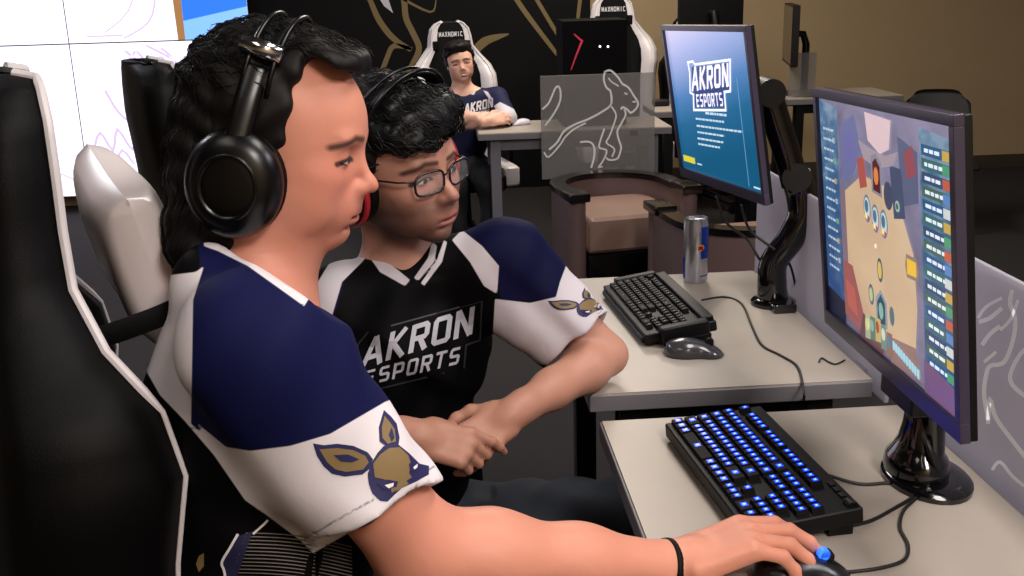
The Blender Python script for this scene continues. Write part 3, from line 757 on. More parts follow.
M = KM @ Matrix.Translation((KL-.02, KW-.012, .022)) @ Matrix.Rotation(PI/2, 4, 'Y'); b.lathe([(.008, 0), (.009, .001), (.009, .011), (.008, .012)], DKM, 16, M); b.build('media_controls', kb, world=True)
cable(kb, 'cable', [GD(824, 474, .752), GD(860, 484), GD(890, 483), GD(914, 487), GD(930, 490)], .0026)
cable(kb, 'cable', [GD(842, 527, .75), GD(870, 521), GD(895, 508), GD(915, 496), GD(926, 487)], .0026)
kb2, KM2, KL2, KW2, _, _ = make_keyboard('gaming_keyboard', 'unlit black keyboard with raised wing edges beside the drink can', (604, 286), (655, 271), (703, 316), .765, False, (.014, .012, .03), .02, caseh=.022, palm=.006)
b = MB()
b.box((-.018, .03, .002), (.006, KW2-.02, .03), mat('keyboard_case', '', ), .008, KM2); b.box((KL2-.006, .03, .002), (KL2+.018, KW2-.02, .034), MATS['keyboard_case'], .008, KM2)
b.box((.01, KW2-.026, .02), (KL2-.01, KW2-.002, .031), MATS['keyboard_case'], .005, KM2); b.build('wing_trim', kb2, world=True)
cable(kb2, 'cable', [GD(702, 300, .76), GD(725, 297), GD(742, 304), GD(752, 326), GD(762, 345), GD(780, 355), GD(797, 366), GD(803, 385), G(804, 396, .74), G(804, 400, .70), G(804, 412, .6)], .0024)
# ================================================================== MICE
def mouse(name, label, P, rz, m, s=1.0, top=None):
    t = thing(name, label, 'mouse', P, rz)
    b = MB(); N, K = 20, 12; V = []; Fs = []
    L, Wm, H = .062*s, .033*s, .038*s
    for i in range(N+1):
        x = -L+2*L*i/N; f = i/N
        hh = H*(math.sin(PI*min(1, (f*.9+.12)))**.6)*(1-.25*f); ww = Wm*(max(0, 1-abs(2*f-1)**3.2))**.5*(1-.18*math.exp(-((f-.6)/.15)**2))+.0015
        if i in (0, N): hh *= .35
        for k in range(K+1):
            q = PI*k/K; V.append((x, -ww*math.cos(q), max(0.001, hh*math.sin(q)**.75)))
    for i in range(N):
        for k in range(K): Fs.append([i*(K+1)+k, (i+1)*(K+1)+k, (i+1)*(K+1)+k+1, i*(K+1)+k+1])
    Fs.append([k for k in range(K+1)]); Fs.append([N*(K+1)+k for k in range(K+1)][::-1]); Fs.append([i*(K+1) for i in range(N+1)][::-1]+[i*(K+1)+K for i in range(N+1)])
    b.add(V, Fs, m); b.build('body', t, smooth=True)
    b = MB(); b.tube([(L*.5, -.004, H*.70), (L*.5, .004, H*.70)], .009*s, top or BLK, 16); b.build('scroll_wheel', t)
    tz = lambda f: H*(math.sin(PI*min(1, (f*.9+.12)))**.6)*(1-.25*f)+.0002
    b = MB(); b.tube([(-L+2*L*f, 0, tz(f)) for f in (.55, .62, .69, .76, .83, .9, .95)], .0006, BLK, 6); b.build('button_seam', t)
    return t
MG = mat('mouse_glossy_dark_grey', '3a3a3e', .22, coat=.4)
p = G(694, 354, .741); ms2 = mouse('wireless_mouse', 'dark grey wireless mouse in front of the unlit keyboard', (p.x, p.y, .741), math.radians(-12), MG, .95)
p = G(801, 577, .741); ms1 = mouse('gaming_mouse', 'black mouse with blue light under the player\'s hand', (p.x, p.y, .741), math.radians(2), mat('mouse_black', '0a0a0c', .3), 1.0)
BL = mat('blue_mouse_light', '2a6cff', .3, emit=1.6)
b = MB(); b.tube([(.027, -.004, .0300), (.027, .004, .0300)], .0075, BL, 16); b.build('light_strip', ms1)
cable(ms1, 'cable', [GD(836, 571, .748), GD(848, 572), GD(880, 568), GD(904, 560), GD(908, 545), GD(900, 528), GD(903, 512), GD(912, 502), GD(924, 492)], .0024)
# cables of monitors
cable(m1, 'cable', [AW(716, 196, 2.3), AW(726, 222, 2.32), AW(748, 240, 2.34), AW(762, 262, 2.34), G(790, 285, .745), G(796, 300, .745)], .003)
cable(m1, 'cable', [AW(741, 205, 2.25), AW(750, 230, 2.3), AW(775, 250, 2.3), AW(790, 265, 2.32), G(797, 295, .745)], .003)
cable(m2, 'cable', [L2(W2*.46, H2*.97, -.05), AW(908, 410, 1.5), AW(921, 432, 1.5), AW(930, 450, 1.48), GD(940, 478, .76)], .004)
o = cable(None, 'wire_tie', [GD(819, 362), GD(822, 358), GD(829, 362), GD(836, 364), GD(845, 360)], .0016); props(o, 'thin black twisted wire tie lying on the far desk under the game monitor', 'wire')
# ================================================================== DRINK CAN
cb = G(695, 281, .7405); t = thing('drink_can', 'slim silver and blue energy drink can standing behind the unlit keyboard', 'can', (cb.x, cb.y, .7405))
CS = mat('can_silver', 'b9bcc6', .25, .85); CB = mat('can_blue', '1a3fa8', .28, .5); CRD = mat('can_red', 'c01828', .3, .3); CY = mat('can_yellow', 'e8b820', .3)
R, Hc = .0295, .158
b = MB(); b.lathe([(.02, .001), (.026, 0), (R, .008), (R, Hc-.014), (.0265, Hc-.003), (.027, Hc), (.0255, Hc-.001), (.025, Hc-.005), (.002, Hc-.005)], CS, 40); b.build('can_body', t)
def canpatch(polys, m, e):
    for P in polys:
        V = [((R+e)*math.cos(a), (R+e)*math.sin(a), z) for a, z in P]; b.add(V, [list(range(len(V)))], m)
b = MB(); A = lambda d: math.radians(d)
for (s0, z0, z1) in ((-78, .062, Hc-.018), (100, .012, .062), (-78, .018, .021)):
    if 1:
        for k in range(10):
            a0 = s0+10*k
            canpatch([[(A(a0), z0), (A(a0+10), z0), (A(a0+10), z1), (A(a0), z1)]], CB, .0003)
b.build('blue_panels', t, autos=False)
b = MB()
for ang in (-80, 100):
    canpatch([[(A(ang-12+6*k), .086-.002*abs(k-2)), (A(ang-6+6*k), .086-.002*abs(k-1)), (A(ang-6+6*k), .094), (A(ang-12+6*k), .094)] for k in range(4)], CRD, .0007)
    canpatch([[(A(ang+18*math.cos(2*PI*k/12)), .09+.008*math.sin(2*PI*k/12)) for k in range(12)]], CY, .0005)
b.build('emblem', t, autos=False)
b = MB(); b.tube([(-.004, 0, Hc-.0045), (.012, 0, Hc-.003)], .006, CS, 12, flat=(1, .2)); b.build('pull_tab', t)
# ================================================================== ARMCHAIRS
def armchair(name, label, loc, rz, group):
    t = thing(name, label, 'armchair', loc, rz, 'leather tub armchairs'); t.scale = (.85,)*3
    LB = mat('brown_leather', '64504e', .42, bump=.15, bscale=300); RIM = mat('black_lacquer_rim', '08080a', .2, coat=.4); CU = mat('tan_leather', '866c60', .42, bump=.12, bscale=200)
    def path(r, n=24):
        P = [(.30, -r)]
        for i in range(n+1): q = -PI/2-PI*i/n; P.append((r*math.cos(q)*1.0-.0, r*math.sin(q)))
        P.append((.30, r)); return P
    for nm, r0, r1, z0, z1, m in (('back_shell', .27, .34, .12, .62, LB), ('top_rail', .262, .348, .62, .65, RIM), ('base_rail', .27, .35, .06, .13, RIM)):
        A_, B_ = path(r0), path(r1); V = []; Fs = []
        for (a, c) in zip(A_, B_): V += [(a[0], a[1], z0), (c[0], c[1], z0), (c[0], c[1], z1), (a[0], a[1], z1)]
        n = len(A_)
        for i in range(n-1):
            for k in range(4): Fs.append([i*4+k, i*4+(k+1) % 4, (i+1)*4+(k+1) % 4, (i+1)*4+k])
        Fs += [[3, 2, 1, 0], [(n-1)*4+k for k in range(4)]]
        bb = MB(); bb.add(V, Fs, m)
        if nm == 'back_shell':
            for s in (-1, 1): bb.tube([(.30, s*.305, .12), (.30, s*.305, .62)], .045, m, 16)
        if nm == 'top_rail':
            for s in (-1, 1): bb.box((.18, s*.305-.055, .622), (.36, s*.305+.055, .665), m, .01)
        bb.build(nm, t)
    bb = MB(); bb.box((-.22, -.262, .34), (.33, .262, .53), CU, .045); bb.build('seat_cushion', t)
    bb = MB(); bb.box((-.2, -.25, .08), (.31, .25, .335), RIM, .02); bb.build('seat_base', t)
    for s in (-1, 1):
        for x in (-.2, .26): bb = MB(); bb.tube([(x, s*.24, 0), (x, s*.24, .09)], [.014, .02], RIM, 10); bb.build('leg', t)
    return t
# ================================================================== GAMING CHAIR
ZL = [.47, .55, .66, .78, .90, 1.00, 1.07, 1.13, 1.19, 1.25, 1.31, 1.36, 1.39, 1.405]
HWD = [.215, .235, .25, .258, .262, .27, .258, .208, .165, .152, .148, .138, .11, .07]
BOL = [.05, .07, .08, .08, .085, .097, .080, .035, .012, .008, .006, .004, .002, 0]
def gaming_chair(name, label, loc, rz, white, group, text=True, rec=.10):
    t = thing(name, label, 'gaming chair', loc, rz, 'racing style gaming chairs')
    BM = WHL
    def xc(z): return -.215-(z-.47)*rec
    global HWD
    HW0 = HWD
    if white: HWD = [a*b for a, b in zip(HWD, [1, 1, 1, 1, 1, 1.02, 1.06, 1.22, 1.22, 1.0, .97, .94, .9, .9])]
    NU = 17; V = []; Fs = []; I = []
    us = [-1+2*i/(NU-1) for i in range(NU)]
    zz = []; 
    for i in range(len(ZL)-1):
        for k in range(3): zz.append(ZL[i]+(ZL[i+1]-ZL[i])*k/3)
    zz.append(ZL[-1])
    fi = lambda z, T: float(np.interp(z, ZL, T))
    rings = []
    for z in zz:
        hw, bo = fi(z, HWD), fi(z, BOL); th = .05 if z < 1.3 else .05-.015*(z-1.3)/.135; r = []
        for u in us:
            f = min(1, max(0, (abs(u)-.5)/.3)); f = f*f*(3-2*f); e = max(0, (abs(u)-.86)/.14)
            r.append((xc(z)+.03+bo*f-.035*e*e-(.02 if z > 1.4 else 0), u*hw, z))
        for u in reversed(us):
            e = max(0, (abs(u)-.8)/.2); r.append((xc(z)-th+.02*e*e+.02*(1-u*u)*-1+.012, u*hw*.99, z))
        rings.append(r)
    n = len(rings[0])
    for r in rings: V += r
    for j in range(len(rings)-1):
        for k in range(n):
            k2 = (k+1) % n; Fs.append([j*n+k, j*n+k2, (j+1)*n+k2, (j+1)*n+k])
            um = abs((us[k]+us[min(k+1, NU-1)])/2) if k < NU-1 else 0
            I.append(1 if (k < NU-1 and um > .62 and (white or (zz[j] > 1.10 and .78 < um < .9))) else 0)
    Fs.append(list(range(n))); I.append(0); Fs.append([len(V)-n+k for k in range(n)][::-1]); I.append(0)
    raw('backrest', V, Fs, [LEA, BM], t, True, I); HWD = HW0
    for s in (1, NU-2):
        P = [Vector(r[s])+Vector((.001, (1 if s > 1 else -1)*.001, 0)) for r in rings]; b = MB(); b.tube(P, [.0030 if p.z < 1.08 else .0052 for p in P], WHL, 8); b.build('piping', t)
    b = MB(); b.box((-.24, -.2, .39), (.26, .2, .49), LEA, .035); b.build('seat', t)
    for s in (-1, 1):
        b = MB(); b.box((-.22, s*.24-.05, .41), (.24, s*.24+.05, .535), BM if white else LEA, .03); b.build('seat_bolster', t)
        b = MB(); b.tube([(-.05, s*.29, .42), (-.05, s*.31, .45), (-.05, s*.315, .66)], .018, BLK, 10); b.box((-.17, s*.315-.04, .655), (.09, s*.315+.04, .685), BLK, .012); b.build('armrest', t)
    b = MB(); b.tube([(0, 0, .1), (0, 0, .39)], [.028, .022], DKM, 16); b.build('gas_lift', t)
    b = MB()
    for k in range(5):
        a = 2*PI*k/5+.3; b.tube([(0, 0, .11), (.18*math.cos(a), .18*math.sin(a), .095), (.33*math.cos(a), .33*math.sin(a), .075)], [.03, .024, .016], BLK, 10)
    b.build('star_base', t)
    for k in range(5):
        a = 2*PI*k/5+.3; b = MB(); x, y = .33*math.cos(a), .33*math.sin(a); b.tube([(x-.02, y, .032), (x+.02, y, .032)], .03, BLK, 14); b.build('caster', t)
    if text:
        b = MB(); z0, z1 = 1.31, 1.34; y0, y1 = -.078, .078
        fx = lambda z: xc(z)+.0335
        for q in place_word('MAXNOMIC', [(0, 0), (1, 0), (1, 1), (0, 1)], .26, .25):
            b.add([Vector((fx(z0+(z1-z0)*p.y)+.001, y0+(y1-y0)*p.x, z0+(z1-z0)*p.y)) for p in q], [[0, 1, 2, 3]], WHP)
        b.build('headrest_lettering', t)
        for s in (-1, 1):
            b = MB(); b.box((xc(1.25)+.0, s*.105-.018, 1.225), (xc(1.25)+.045, s*.105+.018, 1.285), LEA, .012); b.build('strap_opening_dark_pad', t)  # no real hole: dark pad painted in for the shaded opening
    return t
def pillow(b, M, w, h, th, m, sag=0):
    N = 22; V = []; Fs = []
    for sgn in (1, -1):
        for i in range(N+1):
            for j in range(N+1):
                u, v = -1+2*i/N, -1+2*j/N
                pin = 1-.10*(1-abs(u)**2)*abs(v)**3; pin2 = 1-.10*(1-abs(v)**2)*abs(u)**3
                f = ((1-u**4)*(1-v**4))**.45
                V.append(M @ Vector((sgn*th*f*(1+.08*math.sin(5*u+3*v)*.5), u*w*pin2, v*h*pin)))
    for q in range(2):
        o = q*(N+1)**2
        for i in range(N):
            for j in range(N):
                f = [o+i*(N+1)+j, o+(i+1)*(N+1)+j, o+(i+1)*(N+1)+j+1, o+i*(N+1)+j+1]; Fs.append(f if q else f[::-1])
    b.add(V, Fs, m)
# ================================================================== PLACEMENT OF CHAIRS
ch1 = gaming_chair('gaming_chair', 'black gaming chair with white piping and neck pillow, nearest the camera on the left', (-.325, 1.25, -.025), math.radians(24), False, None, text=False, rec=-.06)
t = thing('neck_pillow', 'white satin neck pillow with black strap on the nearest black chair', 'pillow', (-.3, 1.2, 1.1))
MP = Matrix.Translation(W(136, 246, 1.28)) @ Matrix.Rotation(math.radians(24), 4, 'Z') @ Matrix.Rotation(math.radians(-14), 4, 'Y') @ Matrix.Rotation(math.radians(8), 4, 'X')
b = MB(); pillow(b, MP, .13, .105, .044, SAT); b.build('cushion', t, smooth=True, world=True)
b = MB()
P = [MP @ Vector(p) for p in ((-.10, -.155, -.02), (0, -.162, -.02), (.045, -.12, -.02), (.066, -.05, -.02), (.07, .05, -.02), (.045, .12, -.02))]
b.tube(spline(P, 4), .013, LEA, 10, flat=(.15, 1)); b.build('strap', t, world=True)
ch2 = gaming_chair('gaming_chair', '', (0, 0, 0), 0, False, None, text=False); ch2.scale = (.95,)*3; ch2.location = (-.26, 2.12, 0); ch2.rotation_euler = (0, 0, math.radians(24)); ch2['label'] = 'black gaming chair half hidden behind the head of the foreground player'
cw = gaming_chair('gaming_chair', 'white and black gaming chair behind the smiling player in the background', (0, 0, 0), 0, True, None); cw.scale = (.88,)*3
def put_back(c, px, py, d, face):
    p = W(px, py, d); f = Vector((math.cos(face), math.sin(face))); c.location = (p.x+.30*f.x, p.y+.30*f.y, 0); c.rotation_euler = (0, 0, face)
put_back(cw, 448, 30, 5.95, math.radians(-78))
cx4 = copytree(cw); cx4.scale = (.95,)*3; put_back(cx4, 612, 14, 6.5, math.radians(-88)); cx4['label'] = 'empty white and black gaming chair behind the black computer case'
# ================================================================== BACKGROUND ROW
dz = .74
pL = G(478, 134); pR = G(700, 118)
t = desk('gaming_desk', 'white topped desk in the background that the smiling player leans on', pL.y, pL.y+.43, pL.x, pL.x+.95, None, lm=mat('leg_grey', '6a6870', .5))
pp = PY(540, 76, pL.y-.03); pq = PY(655, 66, pL.y-.03); pb = PY(546, 179, pL.y-.03)
t = thing('desk_divider', 'smoky see-through divider with full kangaroo outline in front of the background desk', 'divider', ((pp.x+pq.x)/2, pp.y, pb.z))
PDY = pL.y-.03
b = MB(); b.box((pp.x, PDY-.008, pb.z), (pq.x, PDY, pp.z), FRO2, .002); b.build('panel', t, world=True)
b = MB()
for x in (pp.x+.1, pq.x-.1): b = MB(); b.box((x-.02, PDY, .705), (x+.02, PDY+.0302, .735), DKM, .002); b.build('clamp', t, world=True)
b = MB()
def z4(x, y): return (400+x/3.657, y/3.657)
def z7(x, y): return (530+x/3.2, 110+y/3.2)
for P, w in (([z4(520, 400), z4(545, 375), z4(570, 320), z4(585, 325), z4(585, 370), z4(560, 420), z4(530, 460)], 1.8),
             ([z4(750, 260), z4(745, 290), z4(755, 320), z4(770, 335), z4(772, 380), z4(745, 405), z4(690, 435), z4(640, 455), z4(600, 480), z4(575, 520), z4(545, 548)], 2.0),
             ([z4(750, 262), z4(770, 258), z4(795, 280), z4(812, 305), z4(835, 320), z4(855, 350), z4(870, 375), z4(865, 395), z4(845, 412), z4(830, 400), z4(815, 392), z4(808, 400)], 2.0),
             ([z4(762, 285), z4(775, 300), z4(800, 315)], 1.4), ([z4(820, 340), z4(832, 345)], 1.6), ([z4(850, 372), z4(862, 372)], 1.6),
             ([z4(820, 400), z4(825, 420), z4(810, 450), z4(795, 480), z4(800, 510), z4(808, 535), z7(290, 130), z7(280, 155), z7(255, 160), z7(240, 150)], 1.8),
             ([z4(770, 385), z4(790, 420), z4(780, 460), z4(765, 500), z7(245, 105), z7(270, 125), z7(262, 150)], 1.6),
             ([z7(160, 103), z7(190, 102), z7(205, 118), z7(205, 150), z7(196, 185)], 1.9), ([z7(238, 60), z7(226, 95), z7(222, 120), z7(245, 130), z7(235, 160), z7(220, 183), z7(232, 180)], 1.7),
             ([z4(680, 450), z4(640, 470), z4(605, 500), z4(585, 530), z7(60, 150), z7(45, 135)], 1.6)):
    S = spline([(p[0], p[1], 0) for p in P], 5)
    for q in ribbon2(S, w): b.add([PY(p.x, p.y, PDY-.0095) for p in q], [[0, 1, 2, 3]], LINE2)
b.build('kangaroo_outline', t, world=True)
# computer case
t = thing('computer_case', 'black computer case with a glowing red chevron on the background desk', 'computer', (0, 0, .74))
a = PY(563, 76, pL.y+.12); c = PY(627, 19, pL.y+.12)
b = MB(); b.box((a.x, a.y, .742), (c.x, a.y+.28, c.z), mat('matte_black_case', '020203', .7, spec=.1), .006); b.build('case', t, world=True)
RED = mat('red_case_light', 'a8203c', .4, emit=.55)
b = MB()
for q in ribbon2([(574, 34), (582, 41), (576, 56), (571, 70)], [1.2, 2.2, 1.6, .8]): b.add([PY(p.x, p.y, a.y-.0015) for p in q], [[0, 1, 2, 3]], RED)
b.build('chevron_light', t, world=True)
LW = mat('white_led', 'f4f4ff', .4, emit=3)
for x in (600, 608): b = MB(); p = PY(x, 46.5, a.y-.002); b.tube([p, p+Vector((0, .004, 0))], .005, LW, 10); b.build('indicator_light', t, world=True)
t = thing('gaming_mouse', 'small red and white mouse by the elbow of the smiling player', 'mouse', (0, 0, .74)); t.name = 'gaming_mouse'
bpy.data.objects.remove(t)
p = G(521, 126, .741); mm = mouse('gaming_mouse', 'small red and white mouse by the elbow of the smiling player', (p.x, p.y+.05, .741), math.radians(200), mat('mouse_white', 'c8c4d0', .4), .9, mat('mouse_red', 'a01830', .4, emit=.3))
# row of desks further right
q0 = G(655, 112)
t = desk('gaming_desk', 'white topped desk behind the far monitor in the background row', q0.y, q0.y+.35, q0.x-.0, q0.x+.66, None)
p = G(659, 105, .742); b = MB(); b.box((p.x-.04, p.y-.06, .742), (p.x+.05, p.y+.01, .775), BLK, .012); o = b.build('mouse_dongle_box'); o.name = 'small_speaker'; props(o, 'small black speaker box on the white desk just left of the far monitor', 'speaker')
def flat_monitor(name, label, px0, py0, px1, py1, Y, rz, w, h, stand=.74, tilt=0):
    c = PY((px0+px1)/2, (py0+py1)/2, Y); t = thing(name, label, 'monitor', (c.x, c.y, stand), rz)
    z = c.z-stand
    b = MB(); b.box((-.02, -w/2, z-h/2), (.02, w/2, z+h/2), BLK, .004); b.build('back_housing', t)
    b = MB(); b.box((.0195, -w/2+.01, z-h/2+.015), (.022, w/2-.01, z+h/2-.01), mat('dark_screen', '101014', .15)); b.build('screen', t)
    b = MB(); b.tube([(-.02, 0, z), (-.07, 0, z), (-.09, 0, z-.06), (-.09, 0, .02)], .022, DKM, 10); b.build('stand', t)
    b = MB(); b.box((-.16, -.1, 0), (.02, .1, .015), DKM, .004); b.build('stand_base', t)
    return t
flat_monitor('computer_monitor', 'black monitor seen from behind above the blue logo screen', 684, 2, 737, 24, 5.8, math.radians(95), .36, .30)
flat_monitor('computer_monitor', 'thin black monitor seen edge-on between the two large monitors', 787, 8, 795, 60, 6.28, math.radians(167), .55, .345)
ch5 = copytree(ch2); ch5.scale = (.85,)*3; ch5.location = (W(683, 8, 6.7).x+.1, 6.6, 0); ch5.rotation_euler = (0, 0, math.radians(-80)); ch5['label'] = 'black gaming chair with only its top showing above the blue logo screen'
# small divider and dark items behind the arm
t = thing('desk_divider', 'blurred grey divider panel below the edge-on monitor', 'divider', (PY(800, 75, 6.12).x, 6.12, .74))
a = PY(787, 95, 6.12); c = PY(816, 52, 6.12); b = MB(); b.box((a.x, 6.10, .745), (c.x, 6.108, c.z), FRO2, .002); b.build('panel', t, world=True)
b = MB(); b.box((a.x+.03, 6.07, .7402), (a.x+.06, 6.15, .75), CHR, .002); b.build('clamp', t, world=True)
q1 = G(800, 99)
desk('gaming_desk', 'dark shaded desk between the two large monitors in the background', q1.y, q1.y+.48, q1.x-.07, q1.x+.62, None)
# office chair
def office_chair(name, label, loc, rz):
    t = thing(name, label, 'chair', loc, rz); PL = mat('charcoal_plastic', '0a0a0c', .5)
    V = []; Fs = []; N = 14
    for i in range(N+1):
        for j in range(N+1):
            u, v = -1+2*i/N, j/N; w = .235*(1-.10*v)*(1-.25*max(0, v-.75)**2*16*abs(u)**3)
            V.append((-.22-.10*v+.05*u*u*(1-.5*v), u*w, .47+.44*v-.05*max(0, v-.8)*5*u**4))
    n = (N+1)**2
    V += [(p[0]-.02, p[1], p[2]) for p in V]
    for i in range(N):
        for j in range(N): f = [i*(N+1)+j, (i+1)*(N+1)+j, (i+1)*(N+1)+j+1, i*(N+1)+j+1]; Fs += [f, [k+n for k in f[::-1]]]
    rim = [i*(N+1) for i in range(N+1)]+[N*(N+1)+j for j in range(1, N+1)]+[i*(N+1)+N for i in range(N-1, -1, -1)]+[j for j in range(N-1, 0, -1)]
    for k in range(len(rim)): a, c = rim[k], rim[(k+1) % len(rim)]; Fs.append([a, c, c+n, a+n])
    raw('backrest', V, Fs, PL, t)
    b = MB(); b.box((-.23, -.23, .43), (.22, .23, .475), PL, .02); b.build('seat', t)
    for sx in (-1, 1):
        for sy in (-1, 1): b = MB(); b.tube([(sx*.17, sy*.18, .43), (sx*.22, sy*.22, .0)], .012, DKM, 10); b.build('leg', t)
    return t
p = W(928, 88, 6.15); o_c = office_chair('stacking_chair', 'black plastic chair standing alone by the beige wall on the right', (p.x-.02, p.y-.25, 0), math.radians(-108)); o_c.scale = (.84,)*3
# armchairs
p = PY(614, 225, 4.72); armchair('tub_armchair', 'brown leather tub armchair with black rail under the kangaroo divider', (p.x, 4.72, 0), math.radians(-80), None)
p = PY(742, 240, 3.95); armchair('tub_armchair', 'brown leather tub armchair half hidden behind the blue logo monitor', (p.x, 3.95, 0), math.radians(98), None)
# cables on the floor behind the near divider
o = cable(None, 'floor_cable', [G(960, 268, .42), G(985, 262, .42), G(1005, 264, .42), G(1040, 258, .42)], .012); bpy.data.objects.remove(o)
# ================================================================== LIGHTS
def area(name, loc, size, power, colr, rot=(0, 0, 0), sy=None):
    l = bpy.data.lights.new(name, 'AREA'); l.energy = power; l.color = colr; l.shape = 'RECTANGLE'; l.size = size; l.size_y = sy or size
    o = bpy.data.objects.new(name, l); col.objects.link(o); o.location = loc; o.rotation_euler = rot; return o
area('ceiling_or_fill_lamp', (.9, 1.3, 2.85), .6, 32, (1, .93, .86), sy=1.2)
area('ceiling_or_fill_lamp', (.9, -1.1, 2.85), .6, 100, (1, .90, .84), sy=1.2)
area('ceiling_or_fill_lamp', (-.9, .2, 2.85), .6, 8, (1, .93, .86), sy=1.2)
area('ceiling_or_fill_lamp', (.4, 4.6, 2.85), .6, 30, (1, .92, .85), sy=1.2)
area('ceiling_or_fill_lamp', (1.0, 5.6, 2.85), .6, 52, (1, .88, .74), sy=1.2)
area('ceiling_or_fill_lamp', (2.6, .9, 2.85), .6, 52, (.97, .94, 1), sy=1.2)  # unseen fill lamp, added to light the frosted dividers from behind
area('ceiling_or_fill_lamp', (-2.2, 3.4, 2.85), .6, 45, (.92, .92, 1), sy=1.2)  # unseen fill lamp, added to brighten the floor at the left
w = bpy.data.worlds.new('world'); scn.world = w; w.use_nodes = True; w.node_tree.nodes['Background'].inputs[0].default_value = (.02, .02, .025, 1); w.node_tree.nodes['Background'].inputs[1].default_value = 1
# ================================================================== PEOPLE
def fwd_frame(o, yaw, pitch, roll, s=1.0):
    """local x = facing, y = left, z = up; pitch > 0 looks down, roll > 0 tips the head to its own right"""
    return Matrix.Translation(o) @ Matrix.Rotation(yaw, 4, 'Z') @ Matrix.Rotation(pitch, 4, 'Y') @ Matrix.Rotation(roll, 4, 'X') @ Matrix.Scale(s, 4)
D2R = math.radians
def head_prims(v, M, jaw=1.0, chinz=0, nose=1.0, eyes=True, smile=0, full=0):
    v.ell((-.010, 0, .030), (.099, .077, .087), M, .0)
    v.ell((.022, 0, .018), (.070, .068, .066), M, .02)              # forehead
    v.ell((.030, 0, -.030), (.058, .062*jaw, .062), M, .03)         # face
    v.ell((.028, 0, -.066), (.052, .054*jaw, .040), M, .025)        # jaw
    v.ell((.066, 0, -.093+chinz), (.020, .024, .018), M, .025)      # chin
    for s in (-1, 1):
        v.ell((.055, s*.042, -.030), (.026, .022, .024), M, .02)    # cheek
        v.ell((.045, s*.040*jaw, -.062), (.034, .020+full, .026), M, .02)
        v.ell((.078, s*.022, .019), (.010, .022, .007), M, .014)    # brow
        v.ell((.000, s*.056*jaw, -.050), (.030, .012, .030), M, .02)
        v.ell((.100, s*.030, -.001), (.018, .018, .011), M, .016, 'sub')   # eye socket
    for s in (-1, 1):
        if eyes:
            v.ell((.0715, s*.0315, -.002), (.0150, .0168, .0125), M, .004)
    n = nose
    v.lcone((.0785, 0, .006), (.1035, 0, -.026), .0068, .0080*n, M, .012)
    v.ell((.108, 0, -.033), (.0105*n, .0095*n, .0088*n), M, .009)
    for s in (-1, 1):
        v.ell((.096, s*.0105*n, -.037), (.0105, .0062, .0065), M, .008)
        v.ell((.099, s*.0065, -.0455), (.005, .0028, .003), M, .002, 'sub')
    v.ell((.080, 0, -.055), (.014, .026, .014), M, .024)            # muzzle
    v.ell((.079, 0, -.068), (.015, .028, .018), M, .024)
    v.ell((.0935, 0, -.0650), (.0075, .021, .0048), M, .004)        # lips
    v.ell((.0925, 0, -.0760), (.0075, .018, .0052), M, .004)
    v.ell((.101, 0, -.0705), (.010, .022+.012*smile, .0016+.0045*smile), M, .003, 'sub')
    v.ell((.092, 0, -.0855), (.008, .018, .0045), M, .008, 'sub')
    v.ell((.0745, 0, -.097+chinz), (.014, .017, .012), M, .012)
    for s in (-1, 1):                                               # ears
        v.ell((-.012, s*.078, -.008), (.017, .007, .030), M, .006)
        v.ell((-.010, s*.085, -.006), (.010, .006, .020), M, .004, 'sub')
def face_attrs(o, V, M, mats=None):
    L = lfield(M, V)
    fr = L[:, 0] > .03
    Ls = L.copy(); Ls[:, 1] = np.abs(L[:, 1])
    # eyebrow: distance to a curved bar
    P = Ls[:, [1, 2]]
    def seg(P, a, b):
        a = np.array(a); b = np.array(b); e = b-a; t = np.clip((P-a)@e/(e@e), 0, 1); return np.linalg.norm(P-a-t[:, None]*e, axis=1)
    d = np.minimum(seg(P, (.012, .0195), (.032, .0225)), seg(P, (.032, .0225), (.056, .0115)))
    setattr_f(o, 'brow', np.where(fr, .0036-d, -1))
    lip = np.maximum(sdell(L, (.095, 0, -.0650), (.02, .0225, .0060)), sdell(L, (.095, 0, -.0765), (.02, .020, .0062)))
    setattr_f(o, 'lips', np.where(L[:, 0] > .082, lip, -1))
    setattr_f(o, 'mouth', np.where(L[:, 0] > .07, .0011-seg(P, (0, -.0705), (.021, -.0712)), -1))
    ey = np.minimum(seg(P, (.018, -.0045), (.032, -.0012)), seg(P, (.032, -.0012), (.051, -.0065)))
    setattr_f(o, 'lash', np.where(L[:, 0] > .05, .0030-ey, -1))
    setattr_f(o, 'sock_shade', np.where(L[:, 0] > .05, .012-np.linalg.norm(P-np.array([.032, -.003]), axis=1), -1))  # soft recess shade painted around each eye
    be = np.minimum(np.minimum(-.039-L[:, 2]+.25*np.maximum(0, .06-L[:, 0]), L[:, 0]+.02), L[:, 2]+.13)
    be = np.minimum(be, -lip)
    setattr_f(o, 'beard', be)
    setattr_f(o, 'blush', .028-np.linalg.norm(np.stack([Ls[:, 0]-.07, Ls[:, 1]-.04, Ls[:, 2]+.03], 1), axis=1))
    setattr_f(o, 'tip', .016-np.linalg.norm(L-np.array([.112, 0, -.036]), axis=1))
    return L
def skin(name, base, lips, blush, beard=0, beardc='30221c', brow='1c1412', lash='1a1010'):
    return regmat(name, base, [('blush', blush, .025, .55), ('tip', blush, .014, .5), ('sock_shade', '84483e', .012, .42), ('beard', beardc, .022, beard), ('lips', lips, .0022, .75), ('mouth', '3a1412', .0012, .8), ('lash', lash, .0012, .9), ('brow', brow, .0022, .85)], rough=.5, bump=.12, bscale=350, sss=.12, spec=.4)
